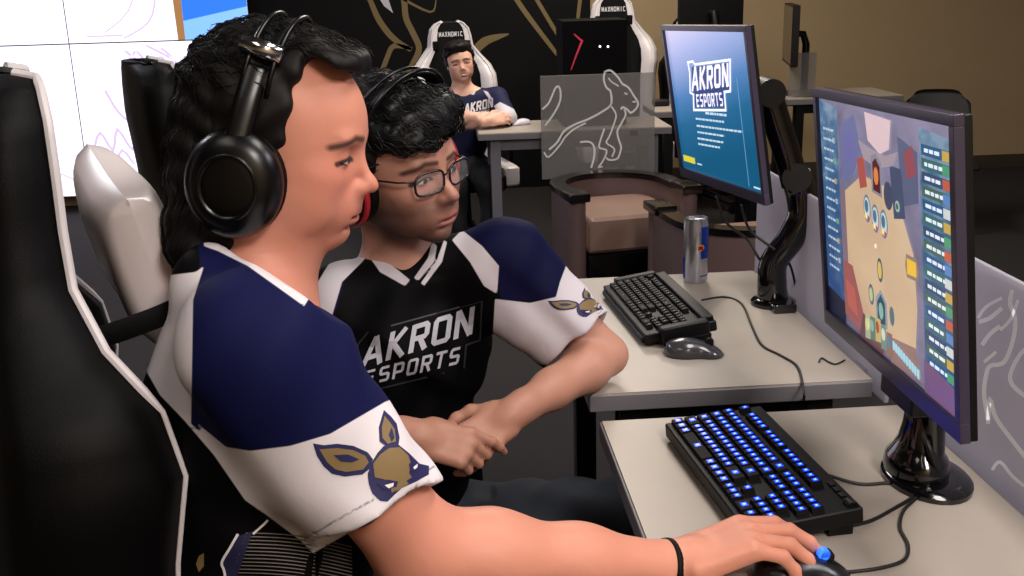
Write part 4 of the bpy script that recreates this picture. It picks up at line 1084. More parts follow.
def eyes(M, parent, iris='3a2a1c', look=(0, 0), op=.0042):
    WHI = mat('eye_white', 'cfc4c0', .25); IR = mat('iris_'+iris, iris, .2); PU = mat('pupil', '050505', .1); LSH = mat('eyelash', '140c0c', .6)
    def hz(y, up): u = max(0, 1-(y/.0128)**2); return (op*u**.7 if up else -op*.72*u**.9)-.0004-.0012*(y/.0128)
    def X(y, z, e): return .0715+.0152*math.sqrt(max(.02, 1-(y/.0172)**2-((z)/.0132)**2))+e
    for s in (-1, 1):
        T = lambda y, z, e: M @ Vector((X(y, z, e), s*(.0322+y), -.0035+z))
        b = MB(); N = 20
        al = [(-.0128+.0256*k/N, 1) for k in range(N+1)]+[(.0128-.0256*k/N, 0) for k in range(1, N)]
        def disc(P, c, m, e):
            V = [T(c[0], c[1], e)]; Fs = []; n = len(P)
            for r in (.34, .67, 1.0):
                V += [T(c[0]+(p[0]-c[0])*r, c[1]+(p[1]-c[1])*r, e) for p in P]
            for k in range(n):
                k2 = (k+1) % n; Fs.append([0, 1+k, 1+k2])
                for r in range(2): Fs.append([1+r*n+k, 1+(r+1)*n+k, 1+(r+1)*n+k2, 1+r*n+k2])
            b.add(V, Fs, m)
        disc([(y, hz(y, u)) for y, u in al], (0, -.0003), WHI, .0006)
        for rad, m, e in ((.0054, IR, .0009), (.0026, PU, .0012)):
            cx, cz = s*look[0]*.004, look[1]*.004
            P = []
            for k in range(18):
                y = cx+rad*math.cos(2*PI*k/18); z = cz+rad*math.sin(2*PI*k/18); P.append((y, max(hz(y, 0)+.0002, min(hz(y, 1)-.0002, z))))
            disc(P, (cx, max(hz(cx, 0)*.5, min(hz(cx, 1)*.5, cz))), m, e)
        o = b.build('eye', parent, smooth=True, world=True)
        b = MB(); b.tube([T(y, hz(y, 1), .0008) for y in [-.0128+.0275*k/12 for k in range(13)]], [.0004]+[.0010]*11+[.0003], LSH, 6); b.build('eyelash', o, smooth=True, world=True)
def hand_prims(v, M, side, curls, thumb=None, spread=.0, s=.94):
    """M: wrist frame, x to the fingers, z out of the back of the hand; side +1 = thumb towards +y"""
    M = M @ Matrix.Scale(s, 4)
    k = .008
    v.rbox((.050, 0, -.002), (.043, .037, .0135), .013, M, k)
    v.lcone((-.03, 0, 0), (.02, 0, -.001), .026, .024, M, .02)
    v.ell((.030, side*.026, -.008), (.032, .018, .015), M, .012)
    ks = [(.090, .029), (.094, .009), (.090, -.011), (.083, -.029)]
    Ls = [(.043, .026, .022), (.047, .030, .022), (.043, .028, .021), (.034, .021, .019)]; rr = [.0098, .0100, .0095, .0084]
    for i, ((x, y), L, r) in enumerate(zip(ks, Ls, rr)):
        c = curls[i] if isinstance(curls[0], (list, tuple)) else curls
        p = Vector((x, side*y, -.001)); a = 0; sp = side*(1.5-i)*spread
        v.lcone((x-.05, side*y*.75, -.002), tuple(p), .010, r+.0005, M, .008)
        for j in range(3):
            a += D2R(c[j]); q = p+Vector((math.cos(a)*math.cos(sp), math.cos(a)*math.sin(sp), -math.sin(a)))*L[j]
            v.lcone(tuple(p), tuple(q), r*(1-.09*j), r*(1-.09*(j+1)), M, .0035 if j else .006); p = q
    T = thumb or [(.022, .028, -.008), (.052, .052, -.018), (.080, .058, -.026), (.102, .054, -.030)]
    T = [Vector((p[0], side*p[1], p[2])) for p in T]
    for j in range(3): v.lcone(tuple(T[j]), tuple(T[j+1]), (.0150, .0118, .0105)[j], (.0118, .0105, .0085)[j], M, .008)
def arm_prims(v, S, E, Wr, up=.047, mid=.044, fa=.044, wr=.026, k=.02, flat=None):
    S, E, Wr = Vector(S), Vector(E), Vector(Wr)
    v.cone(S, S.lerp(E, .45), up, up*.98, k); v.cone(S.lerp(E, .45), E, up*.98, mid, k)
    A = E.lerp(Wr, .25); B = E.lerp(Wr, .6)
    v.cone(E, A, mid*.93, fa, k); v.cone(A, B, fa, fa*.80, k); v.cone(B, Wr, fa*.80, wr, k)
def strands(b, T, n, pts, flow, L, m, r=.0007, wave=.003, wl=.02, lift=.002, step=.006):
    """locks of hair that follow a surface"""
    for i in range(n):
        p = Vector(pts[rng.integers(len(pts))]); P = []; ph = rng.random()*6; am = wave*(.5+rng.random()); ll = L*(.5+rng.random())
        q = p.copy(); dist = 0; lf = lift*(.3+1.4*rng.random())
        while dist < ll:
            h = T.find_nearest(q)
            if h[0] is None: break
            nn = h[1]; f = Vector(flow(q)); f = (f-nn*f.dot(nn))
            if f.length < 1e-5: break
            f.normalize(); sd = nn.cross(f)
            P.append(h[0]+nn*(lf+am*.5*(1+math.sin(dist/wl*6.28+ph)))*1.0+sd*am*math.cos(dist/wl*6.28+ph)); q = h[0]+f*step; dist += step
        if len(P) > 3: b.tube(P, list(np.interp(np.linspace(0, 1, len(P)), [0, .2, .8, 1], [r*.5, r, r*.9, r*.2])), m, 3, caps=False)
def tree_of(o):
    me = o.data; return BVHTree.FromPolygons([v.co.copy() for v in me.vertices], [tuple(p.vertices) for p in me.polygons])
def prism_cut(v, M, poly, axes, lo, hi, k=.006, op='sub', cond=None):
    """remove a prism whose outline is given in two local axes"""
    Mi = np.array(M.inverted())
    def fn(X, Y, Z):
        sh = np.broadcast(X, Y, Z).shape
        P = np.stack([np.broadcast_to(q, sh).ravel() for q in (X, Y, Z)], 1)@Mi[:3, :3].T+Mi[:3, 3]
        return (-sdpoly(P[:, axes], poly)).reshape(sh)
    v.apply(fn, lo, hi, k, op)
def headset(name, label, M, cupx=-.02, cupz=-.012, cy=.092, r=.047, red=False, tilt=.10, th=.03, silver=True, band=.140, group=None):
    t = thing(name, label, 'headset', M @ Vector((0, 0, .1)), group='over-ear headsets')
    RD = mat('headset_red', 'a01c26', .35); GL = mat('headset_black', '030304', .3, spec=.4)
    for s in (-1, 1):
        Mc = M @ Matrix.Translation((cupx, s*(cy), cupz)) @ Matrix.Rotation(-s*PI/2, 4, 'X') @ Matrix.Scale(1.12, 4, (0, 1, 0))
        b = MB(); b.lathe([(r*.75, -.018), (r*.98, -.016), (r*1.02, -.008), (r*.96, 0), (r*.7, .001)], LEA, 36, Mc); b.build('ear_cushion', t, smooth=True, world=True)
        b = MB(); b.lathe([(r*.98, -.002), (r*1.02, .004), (r, .012), (r*.9, th*.75), (r*.72, th), (r*.4, th+.003), (.002, th+.004)], GL, 40, Mc); o = b.build('ear_cup', t, smooth=True, world=True)
        b = MB(); b.lathe([(r*.60, th+.001), (r*.62, th+.0045), (r*.55, th+.005), (r*.53, th+.001)], RD if red else GL, 36, Mc); b.build('trim_ring', o, smooth=True, world=True)
        if red: b = MB(); b.lathe([(r*1.0, .003), (r*1.06, .006), (r*1.06, .011), (r*1.0, .014)], RD, 36, Mc); b.build('rim', o, smooth=True, world=True)
        b = MB(); p0 = Vector((cupx, s*(cy+th*.6), cupz+r*.9)); p1 = Vector((cupx+tilt*.25, s*(cy+.004), cupz+r*1.5+.01)); p2 = Vector((cupx+tilt*.45, s*(cy-.012), .085))
        S = spline([M @ p0, M @ p1, M @ p2], 6); b.tube(S, .013, GL, 12, flat=(1, .35)); b.build('yoke', t, smooth=True, world=True)
        if silver:
            b = MB(); q0 = Vector((cupx-.014, s*(cy-.012), .106)); q1 = Vector((cupx+.030, s*(cy-.012), .100)); b.tube([M @ q0, M @ q1], .0095, CHR, 14); b.build('slider', t, smooth=True, world=True)
    for off, rr in ((-.012, .0028), (.016, .0028)):
        b = MB(); P = []
        for k in range(19):
            a = PI*k/18; P.append(M @ Vector((cupx+tilt*(.35+.75*math.sin(a))+off, math.cos(a)*(cy-.004), .055+math.sin(a)**.8*(band-.055))))
        b.tube(P, rr, GL, 8); b.build('headband_wire', t, smooth=True, world=True)
    b = MB(); P = []
    for k in range(15):
        a = PI*(.18+.64*k/14); P.append(M @ Vector((cupx+tilt*(.35+.75*math.sin(a))+.002, math.cos(a)*(cy-.006), .055+math.sin(a)**.8*(band-.008-.055))))
    b.tube(P, .014, LEA, 10, flat=(1, .28)); b.build('headband_pad', t, smooth=True, world=True)
    return t
NAVY, JWHITE, JBLACK = '10133e', 'd8d2d6', '030304'
# ------------------------------------------------------------------ PLAYER IN FRONT
HP = fwd_frame(W(281, 139, 1.17), D2R(-8), D2R(12), D2R(-1), .98)
T1 = dict(nb=W(244, 300, 1.2), ch=W(256, 422, 1.23), be=W(262, 545, 1.27), pe=W(252, 690, 1.32), SR=W(268, 358, 1.04), SL=W(262, 322, 1.36), ER=W(424, 553, 1.16), WR=W(674, 567, 1.27))
per1 = thing('person', 'young man in profile in navy and white jersey with headphones, hand on the mouse', 'person', (T1['pe'].x, T1['pe'].y, 0))
yaw1 = D2R(16)
CF = lambda p, s=1: Matrix.Translation(p) @ Matrix.Rotation(yaw1, 4, 'Z')
pe = T1['pe']; hipR = pe+Vector((.03, -.10, -.02)); hipL = pe+Vector((.0, .10, -.02))
kneeR = Vector((.36, .93, .50)); kneeL = Vector((.32, 1.38, .50)); ankR = Vector((.34, .90, .09)); ankL = Vector((.30, 1.40, .09))
EL1 = W(300, 500, 1.42); WL1 = W(330, 660, 1.36)
lo = [-.48, .80, -.01]; hi = [.56, 1.62, 1.50]
hb = (HP @ Vector((0, 0, 0)));
Hw = Matrix.Translation(T1['WR']+Vector((.0, 0, .002))) @ Matrix.Rotation(D2R(6), 4, 'Z') @ Matrix.Rotation(D2R(-17), 4, 'Y') @ Matrix.Rotation(D2R(-4), 4, 'X')
v = Vol(lo, hi, .006, [(hb-Vector((.13, .1, .15)), hb+Vector((.13, .1, .15)), .0018), (T1['WR']+Vector((0, -.06, -.04)), T1['WR']+Vector((.22, .08, .06)), .0026)])
head_prims(v, HP, jaw=1.08, full=.004, nose=.95)
v.cone(HP @ Vector((-.03, 0, -.05)), T1['nb']+Vector((0, 0, -.02)), .056, .064, .03); v.cone(HP @ Vector((.01, 0, -.06)), T1['nb']+Vector((.02, 0, -.0)), .05, .058, .03)
v.ell((0, 0, 0), (.105, .165, .13), CF(T1['ch']+Vector((0, 0, .02))), .05); v.ell((0, 0, 0), (.12, .145, .13), CF(T1['be']), .05); v.ell((0, 0, 0), (.12, .16, .11), CF(pe), .05)
v.cone(T1['nb'], T1['SR']+Vector((0, 0, -.0)), .05, .05, .04); v.cone(T1['nb'], T1['SL'], .05, .05, .04)
arm_prims(v, T1['SR'], T1['ER'], T1['WR'], up=.05, mid=.05, fa=.049, wr=.028, k=.03)
arm_prims(v, T1['SL'], EL1, WL1)
for h, k_, a in ((hipR, kneeR, ankR), (hipL, kneeL, ankL)): v.cone(h, k_, .075, .055, .04); v.cone(k_, a, .052, .036, .02); v.cone(a, a+Vector((.14, 0, -.045)), .036, .03, .02)
hand_prims(v, Hw, 1, [[24, 26, 14], [24, 28, 16], [30, 30, 20], [34, 34, 24]], spread=.07, s=1.10)
hand_prims(v, Matrix.Translation(WL1) @ Matrix.Rotation(D2R(-30), 4, 'Z') @ Matrix.Rotation(D2R(10), 4, 'Y'), -1, [20, 25, 15])
SK1 = skin('skin_warm', 'ce8b74', 'aa584e', 'c87464', beard=.16, beardc='6a4438')
body1, V1 = v.mesh('body', SK1, per1); face_attrs(body1, V1, HP)
eyes(HP, per1, look=(0, -.3), op=.0034)
# hair
HB = mat('hair_dark_brown', '0c0808', .62, spec=.25); 
v = Vol(list(hb-Vector((.22, .14, .26))), list(hb+Vector((.16, .14, .19))), .0035)
v.ell((-.012, 0, .038), (.108, .086, .090), HP, 0)
v.ell((-.07, -.0, -.03), (.05, .07, .07), HP, .03); 
v.lcone((-.065, 0, -.04), (-.055, -.03, -.12), .056, .048, HP, .03); v.lcone((-.055, -.03, -.12), (-.040, -.055, -.165), .046, .030, HP, .03)
v.ell((.040, 0, .100), (.050, .066, .022), HP, .02)
prism_cut(v, HP, [(.16, -.3), (.16, .084), (.096, .083), (.080, .089), (.055, .103), (.034, .102), (.027, .088), (.026, .04), (.027, -.02), (-.02, -.06), (-.012, -.1), (-.012, -.3)], [0, 2], list(hb-Vector((.22, .14, .26))), list(hb+Vector((.16, .14, .19))), .008)
v.warp(lambda X, Y, Z: .0022*np.sin(X*150+2*np.sin(Z*60))*np.sin(Y*130+1)+.002*np.sin(Z*170+3*np.sin(X*50)))
hair1, VH = v.mesh('hair', HB, per1)
T = tree_of(hair1); Lh = lfield(HP, VH); ptsT = VH[(Lh[:, 2] > .105) | ((Lh[:, 2] > .05) & (Lh[:, 0] < .0))]; ptsB = VH[Lh[:, 0] < -.05]
b = MB(); R3 = HP.to_3x3()
strands(b, T, 420, ptsT, lambda q: R3 @ Vector((-1, 0, .2)), .045, HB, r=.0006, wave=.003, wl=.025, lift=.002)
strands(b, T, 260, ptsB, lambda q: R3 @ Vector((-.2, 0, -1)), .08, HB, r=.0006, wave=.002, wl=.05, lift=.001)
b.build('loose_curls', hair1, smooth=True)
headset('headset', 'black over-ear headset with silver slider on the foreground player', HP, cupx=-.020, cupz=-.040, cy=.086, r=.0525, tilt=.012, th=.028, band=.138)
# jersey
v = Vol([-.46, .80, .55], [.14, 1.58, 1.24], .0042)
v.cone(T1['nb']+Vector((-.01, 0, -.045)), T1['SR']+Vector((0, .01, -.0)), .060, .070, .05); v.cone(T1['nb']+Vector((-.01, 0, -.05)), T1['SL'], .056, .058, .05)
v.cone(W(213, 282, 1.13), W(262, 306, 1.13), .042, .042, .06)
hemc = W(377, 514, 1.105); S = T1['SR']
dirA = (hemc-S).normalized(); S2 = S+Vector((-.01, .012, .01))
v.cone(S2, hemc+dirA*.10, .077, .074, .04)
v.cone(T1['SL'], EL1, .068, .07, .03)
hn = Vector(ray(376, 513)).cross(W(437, 478, 1.1)-W(312, 548, 1.1)).normalized()
if hn.dot(dirA) < 0: hn = -hn
v.cut(hemc, hn, .0, (hemc-Vector((.14, .14, .12)), hemc+Vector((.2, .14, .14))))
v.cone(hemc-dirA*.04, hemc+dirA*.10, .060, .064, 0, 'sub')
v.ell((0, 0, 0), (.122, .175, .145), CF(T1['ch']+Vector((0, 0, .02))), .04); v.ell((0, 0, 0), (.137, .162, .15), CF(T1['be']), .06); v.ell((-.01, 0, .02), (.14, .172, .11), CF(pe), .05)
v.cut(EL1+(EL1-T1['SL']).normalized()*-.06, EL1-T1['SL'], 0, (EL1-Vector((.1, .1, .12)), EL1+Vector((.1, .1, .1))))
# neckline
nbm = Matrix.Translation(T1['nb']) 
nb_ = T1['nb']; cn = Vector(ray(260, 269)).cross(W(306, 300, 1.15)-W(212, 238, 1.15)).normalized()
if cn.z < 0: cn = -cn
v.cut(W(260, 269, 1.15), cn, 0, (nb_-Vector((.12, .36, .12)), nb_+Vector((.2, .25, .25))))
v.lcone((.0, 0, .10), (.015, 0, .02), .060, .058, nbm, .004, 'sub')
# folds
for a, c, r_, k_ in (((310, 430), (392, 505), .006, .02), ((250, 470), (330, 535), .007, .02), ((235, 445), (300, 430), .008, .02), ((330, 400), (395, 440), .005, .02), ((215, 320), (240, 430), .007, .03), ((280, 330), (350, 420), .006, .03)):
    pass
v.warp(lambda X, Y, Z: .0035*np.sin((X*38+Z*30+Y*12)+1.6*np.sin(Z*22+Y*18))*np.clip((1.10-Z)*6, 0, 1)+.0018*np.sin(X*70-Z*40+2*np.sin(Y*25)))
J1M = regmat('jersey_foreground', JBLACK, [('navy', NAVY, .0006, 1), ('white', JWHITE, .0006, 1), ('hem', '8f8a92', .0006, 1)], rough=.7, bump=.25, bscale=900, spec=.1)
jer1, VJ = v.mesh('jersey', J1M, per1)
px = proj(VJ); sc = 1/950.
cap = [(196, 225), (214, 226), (240, 246), (270, 262), (303, 290), (312, 286), (348, 300), (420, 390), (392, 402), (330, 434), (290, 446), (250, 451), (226, 447), (196, 428), (190, 424), (191, 380), (193, 300), (200, 262)]
slv = [(198, 424), (226, 447), (250, 451), (290, 446), (330, 434), (385, 402), (400, 396), (470, 470), (440, 520), (330, 570), (300, 540), (260, 510), (252, 500), (230, 470), (205, 440)]
back = [(130, 280), (196, 272), (204, 266), (193, 300), (191, 424), (205, 436), (236, 470), (262, 512), (245, 500), (214, 455), (184, 420), (160, 395), (140, 360)]
coll = [(204, 225), (222, 230), (250, 240), (280, 262), (312, 294), (304, 306), (276, 286), (248, 266), (218, 251), (204, 246)]
near = VJ[:, 1] < 1.22
axis = np.array(S); L_ = np.linalg.norm
setattr_f(jer1, 'navy', np.maximum(sdpoly(px, cap)*sc, np.where(near, -1, .02+0*px[:, 0])*0-1) if False else np.where(near, sdpoly(px, cap)*sc, np.where(VJ[:, 2] > 1.0, .01, -.01)))
setattr_f(jer1, 'white', np.where(near, np.minimum(np.maximum(np.maximum(sdpoly(px, slv), sdpoly(px, back)), sdpoly(px, coll))*sc, np.where(px[:, 0] > 262, .003-(VJ-np.array(hemc))@np.array(hn), 1)), -.01))
dh = (VJ-np.array(hemc))@np.array(hn)
setattr_f(jer1, 'hem', np.where(near & (dh > -.03) & (sdpoly(px, [(300, 500), (460, 420), (470, 500), (318, 580), (300, 545)]) > 0), .0012-np.abs(dh+.014), -1))
# sleeve crest, side panel
GLD = mat('crest_gold', '7c6640', .6); NVY = mat('crest_navy', '1a1a4c', .6); WHT = mat('crest_white', 'e0dce0', .6)
def z(x, y): return (230+x/2.796, 370+y/2.796)
def crest(Zf, step):
    fp = lambda P: fillpoly([Zf(*p) for p in P], step)
    ear1 = [(232, 205), (262, 210), (300, 206), (345, 212), (385, 230), (400, 250), (392, 275), (370, 292), (320, 298), (285, 290), (262, 270), (243, 240)]
    ear1i = [(250, 222), (300, 218), (345, 224), (378, 240), (388, 258), (372, 278), (325, 285), (295, 278), (272, 258)]
    ear1d = [(290, 238), (330, 236), (362, 250), (340, 258), (310, 256)]
    ear2 = [(430, 112), (450, 130), (466, 150), (474, 190), (470, 214), (440, 216), (418, 200), (416, 160)]
    ear2i = [(432, 128), (446, 145), (460, 165), (464, 200), (440, 206), (426, 190), (424, 160)]
    ear2d = [(452, 160), (460, 190), (452, 200), (444, 180)]
    headn = [(385, 290), (395, 262), (412, 232), (430, 212), (470, 208), (500, 232), (530, 262), (556, 268), (556, 292), (520, 312), (480, 330), (440, 368), (420, 366), (398, 345), (388, 318)]
    face = [(400, 262), (420, 236), (445, 218), (474, 216), (498, 238), (506, 262), (500, 288), (508, 300), (480, 318), (470, 330), (452, 344), (448, 318), (430, 305), (405, 300)]
    eye1 = [(412, 316), (440, 306), (470, 312), (466, 326), (430, 334)]; eye1w = [(432, 322), (458, 315), (456, 325), (444, 331)]
    eye2 = [(500, 262), (520, 252), (536, 268), (520, 284), (504, 282)]; eye2w = [(512, 272), (524, 262), (524, 272), (516, 278)]
    muz = [(462, 340), (500, 318), (484, 300), (470, 306)]
    return [(fp(ear1), NVY, 0), (fp(ear2), NVY, 0), (fp(headn), NVY, 0), (fp(ear1i), GLD, 1), (fp(ear2i), GLD, 1), (fp(face), GLD, 1), (fp(ear1d), NVY, 2), (fp(ear2d), NVY, 2), (fp(eye1), NVY, 2), (fp(eye2), NVY, 2), (fp(eye1w), WHT, 3), (fp(eye2w), WHT, 3), (fp(muz), GLD, 2)]
conform('sleeve_crest', crest(z, 2.5), None, jer1, jer1, .0006)
def rib(P, w, n=4, closed=False):
    out = []
    for q in ribbon2(spline([(p[0], p[1], 0) for p in P], n, closed), w, closed): out.append(q)
    return out
GRYL = mat('mesh_stripe_grey', '77706a', .7)
NV2 = mat('jersey_navy_panel', '14163c', .7)
st = []
for i in range(15):
    a = (246-i*1.2, 533+i*3.6); c = (352, 541+i*3.6+6); 
    P = [(a[0]+(c[0]-a[0])*k/12, a[1]+(c[1]-a[1])*k/12-4*math.sin(PI*k/12)) for k in range(13)]; st += ribbon2(P, .9)
polys = [(fillpoly([(238, 536), (253, 531), (236, 580), (226, 580), (222, 563)], 3), NV2, 0), (st, GRYL, 0), (rib([(238, 534), (230, 548), (222, 562), (224, 570), (226, 580)], 2.6), WHT, 1), (rib([(268, 520), (262, 526), (253, 534)], 2.2), WHT, 1), (fillpoly([(199, 556), (204, 553), (204, 566), (199, 572), (196, 564)], 2), GLD, 1)]
for nm_, pp_ in (('navy_side_panel', polys[0]), ('grey_stripes', polys[1]), ('white_piping', polys[2]), ('white_piping', polys[3]), ('gold_mark', polys[4])): conform(nm_, [pp_], None, jer1, jer1, .0006)
# wristband
b = MB(); a = T1['ER'].lerp(T1['WR'], .97); dd = (T1['WR']-T1['ER']).normalized(); Q = dd.to_track_quat('Z', 'Y').to_matrix().to_4x4()
b.lathe([(.032, -.0045), (.0338, -.0045), (.0345, 0), (.0338, .0045), (.032, .0045)], LEA, 32, Matrix.Translation(a) @ Q); b.build('wristband', per1, smooth=True, world=True)
# trousers and shoes
def trousers(per, hips, knees, anks, m, pel, F_, inf=.012, shoe=True):
    lo = [min(p[i] for p in hips+knees+anks+[pel])-.2 for i in range(3)]; hi = [max(p[i] for p in hips+knees+anks+[pel])+.2 for i in range(3)]
    v = Vol(lo, hi, .0075)
    v.ell((0, 0, 0), (.132+inf, .17+inf, .115), F_(pel), 0)
    for h, k_, a in zip(hips, knees, anks): v.cone(h, k_, .084+inf, .064+inf, .05); v.cone(k_, a+Vector((0, 0, .02)), .060+inf, .052+inf, .03); v.cut(a+Vector((0, 0, .0)), (0, 0, -1), 0, (a-Vector((.1, .1, .1)), a+Vector((.1, .1, .05))))
    v.cut(pel+Vector((0, 0, .10)), (0, 0, 1), 0, (pel-Vector((.2, .2, .2)), pel+Vector((.17, .2, .25))))
    v.warp(lambda X, Y, Z: .004*np.sin(X*45+Z*35+2*np.sin(Y*30)))
    v.mesh('trousers', m, per)
    if shoe:
        for k_, a in zip(knees, anks):
            f = Vector(((F_(pel).to_3x3() @ Vector((1, 0, 0))).x, (F_(pel).to_3x3() @ Vector((1, 0, 0))).y, 0)).normalized()
            q = Vol([a.x-.2, a.y-.2, -.01], [a.x+.2, a.y+.2, .16], .006); q.cone(a+Vector((0, 0, -.02)), a+f*.15+Vector((0, 0, -.05)), .045, .038, .02); q.cone(a-f*.02, a-f*.02+Vector((0, 0, -.045)), .045, .042, .02); q.cut((0, 0, .004), (0, 0, -1)); q.mesh('shoe', BLK, per)
trousers(per1, [hipR, hipL], [kneeR, kneeL], [ankR, ankL], mat('black_trousers', '0a0a0d', .8, bump=.2, bscale=700), pe, CF)
# ------------------------------------------------------------------ SECOND PLAYER
H2P = fwd_frame(W(397, 165, 1.77), D2R(-42), D2R(3), D2R(7), 1.10)
A2 = dict(nb=W(398, 268, 1.88), ch=W(410, 350, 1.92), be=W(405, 450, 1.96), pe=W(395, 545, 2.0), SR=W(340, 305, 1.79), SL=W(508, 258, 1.87), EL=W(607, 355, 1.93), WL=W(512, 414, 1.75), ER=W(296, 428, 1.73), WR=W(418, 437, 1.66))
per2 = thing('person', 'young man with glasses and red-trimmed headset leaning on the desk, hands clasped', 'person', (A2['pe'].x, A2['pe'].y, 0))
yaw2 = D2R(-58); CF2 = lambda p: Matrix.Translation(p) @ Matrix.Rotation(yaw2, 4, 'Z') @ Matrix.Rotation(D2R(12), 4, 'Y')
f2 = Vector((math.cos(yaw2), math.sin(yaw2), 0)); l2 = Vector((-f2.y, f2.x, 0))
pe2 = A2['pe']; hR2 = pe2-l2*.10+Vector((0, 0, .0)); hL2 = pe2+l2*.10+Vector((0, 0, -.01))
kR2 = Vector((.02, 1.42, .52)); kL2 = W(640, 520, 1.90); aR2 = Vector((.02, 1.50, .09)); aL2 = Vector((kL2.x-.03, kL2.y+.03, .09))
hc = H2P @ Vector((0, 0, 0))
wl = A2['WL']; wr = A2['WR']
v = Vol([-.42, 1.25, -.01], [.52, 2.1, 1.36], .0065, [(hc-Vector((.125, .125, .15)), hc+Vector((.125, .125, .13)), .0026), (Vector((-.08, 1.42, .70)), Vector((.11, 1.62, .86)), .0034)])
head_prims(v, H2P, jaw=.93, nose=1.08, full=-.002)
v.cone(H2P @ Vector((-.03, 0, -.05)), A2['nb']+Vector((0, 0, -.02)), .050, .056, .03)
v.ell((0, 0, 0), (.10, .155, .13), CF2(A2['ch']), .05); v.ell((0, 0, 0), (.10, .135, .14), CF2(A2['be']), .05); v.ell((0, 0, 0), (.11, .15, .11), CF2(pe2), .05)
v.cone(A2['nb'], A2['SR'], .045, .045, .04); v.cone(A2['nb'], A2['SL'], .045, .045, .04)
arm_prims(v, A2['SR'], A2['ER'], A2['WR'], up=.044, mid=.040, fa=.040, wr=.026); arm_prims(v, A2['SL'], A2['EL'], A2['WL'], up=.044, mid=.036, fa=.042, wr=.026)
for h, k_, a in ((hR2, kR2, aR2), (hL2, kL2, aL2)): v.cone(h, k_, .07, .05, .04); v.cone(k_, a, .048, .034, .02); v.cone(a, a+f2*.14+Vector((0, 0, -.045)), .034, .03, .02)
# hands: the right one folded over the left
kn = W(458, 446, 1.66); X = (kn-wr).normalized(); Zv = Vector((.25, -.75, .65)); Zv = (Zv-X*Zv.dot(X)).normalized(); Yv = Zv.cross(X)
HR = Matrix(((X.x, Yv.x, Zv.x, wr.x), (X.y, Yv.y, Zv.y, wr.y), (X.z, Yv.z, Zv.z, wr.z), (0, 0, 0, 1)))
hand_prims(v, HR, 1, [[26, 24, 14], [48, 45, 20], [55, 50, 25], [60, 52, 25]], thumb=[(.022, .028, -.010), (.050, .040, -.028), (.075, .036, -.040), (.092, .026, -.045)], s=.90)
kn = W(478, 438, 1.72); X = (kn-wl).normalized(); Zv = Vector((.3, -.6, .75)); Zv = (Zv-X*Zv.dot(X)).normalized(); Yv = Zv.cross(X)
HL = Matrix(((X.x, Yv.x, Zv.x, wl.x), (X.y, Yv.y, Zv.y, wl.y), (X.z, Yv.z, Zv.z, wl.z), (0, 0, 0, 1)))
hand_prims(v, HL, -1, [[30, 45, 25], [50, 55, 30], [60, 60, 30], [60, 60, 30]], s=.92)
SK2 = skin('skin_pale_shaded', 'b88672', '9c5c54', 'b07468', beard=.9, beardc='33241f', brow='120c0c')  # skin base darkened to carry the shadow on his face
body2, V2 = v.mesh('body', SK2, per2); face_attrs(body2, V2, H2P)
eyes(H2P, per2, iris='2c2420', look=(.2, -.3), op=.0040)
HK = mat('hair_black', '060608', .5, spec=.4)
lo_, hi_ = list(hc-Vector((.17, .17, .17))), list(hc+Vector((.17, .17, .19)))
v = Vol(lo_, hi_, .0036)
v.ell((-.014, 0, .042), (.112, .092, .096), H2P, 0); v.ell((-.05, 0, -.02), (.065, .082, .07), H2P, .03); v.ell((.055, 0, .080), (.052, .075, .036), H2P, .02); v.ell((.06, -.035, .062), (.04, .045, .024), H2P, .02)
prism_cut(v, H2P, [(.2, -.2), (.2, .047), (.07, .047), (.045, .047), (.028, .03), (.022, -.01), (.01, -.05), (-.03, -.09), (-.06, -.2)], [0, 2], lo_, hi_, .008)
prism_cut(v, H2P, [(-.02, -.1), (.02, .066), (.045, .074), (.062, .05), (.06, -.1)], [1, 2], list(H2P @ Vector((.085, 0, .03))-Vector((.05, .05, .07))), list(H2P @ Vector((.085, 0, .03))+Vector((.05, .05, .07))), .01)
v.warp(lambda X, Y, Z: .0028*np.sin(X*120+2*np.sin(Z*60))*np.sin(Y*110+1)+.0026*np.sin(Z*130+3*np.sin(X*50)))
hair2, VH = v.mesh('hair', HK, per2); T = tree_of(hair2); Lh = lfield(H2P, VH); b = MB(); R4 = H2P.to_3x3()
strands(b, T, 420, VH[Lh[:, 2] > .04], lambda q: R4 @ Vector((.6, .5, -.3)), .06, HK, r=.0011, wave=.004, wl=.03, lift=.003); b.build('loose_curls', hair2, smooth=True)
headset('headset', 'black headset with red trim on the player with glasses', H2P, cupx=-.010, cupz=-.018, cy=.092, r=.044, tilt=.05, th=.026, red=True, silver=False, band=.150)
# glasses
t = thing('eyeglasses', 'thin dark rectangular eyeglasses on the second player', 'glasses', H2P @ Vector((.1, 0, 0)))
GF = mat('glasses_frame', '16141a', .25); GLS = mat('lens_glass', 'e8eef4', .05, alpha=.08)
for s in (-1, 1):
    R_ = []
    for k in range(24):
        a = 2*PI*k/24; cx, sx = math.cos(a), math.sin(a); y = s*.033+.0265*abs(cx)**.55*(1 if cx > 0 else -1); zz_ = -.005+.0165*abs(sx)**.6*(1 if sx > 0 else -1)
        R_.append(H2P @ Vector((.101-.35*max(0, abs(y)-.012)**1.0*.55, y, zz_)))
    b = MB(); b.tube(R_+R_[:2], .0021, GF, 8, caps=False); b.build('rim', t, smooth=True, world=True)
    b = MB(); b.add(R_, [list(range(24))], GLS); b.build('lens', t, world=True)
    b = MB(); b.tube([H2P @ Vector(p) for p in ((.090, s*.0595, .003), (.07, s*.072, .003), (0, s*.082, .002), (-.02, s*.080, -.01))], .0016, GF, 8); b.build('temple', t, smooth=True, world=True)
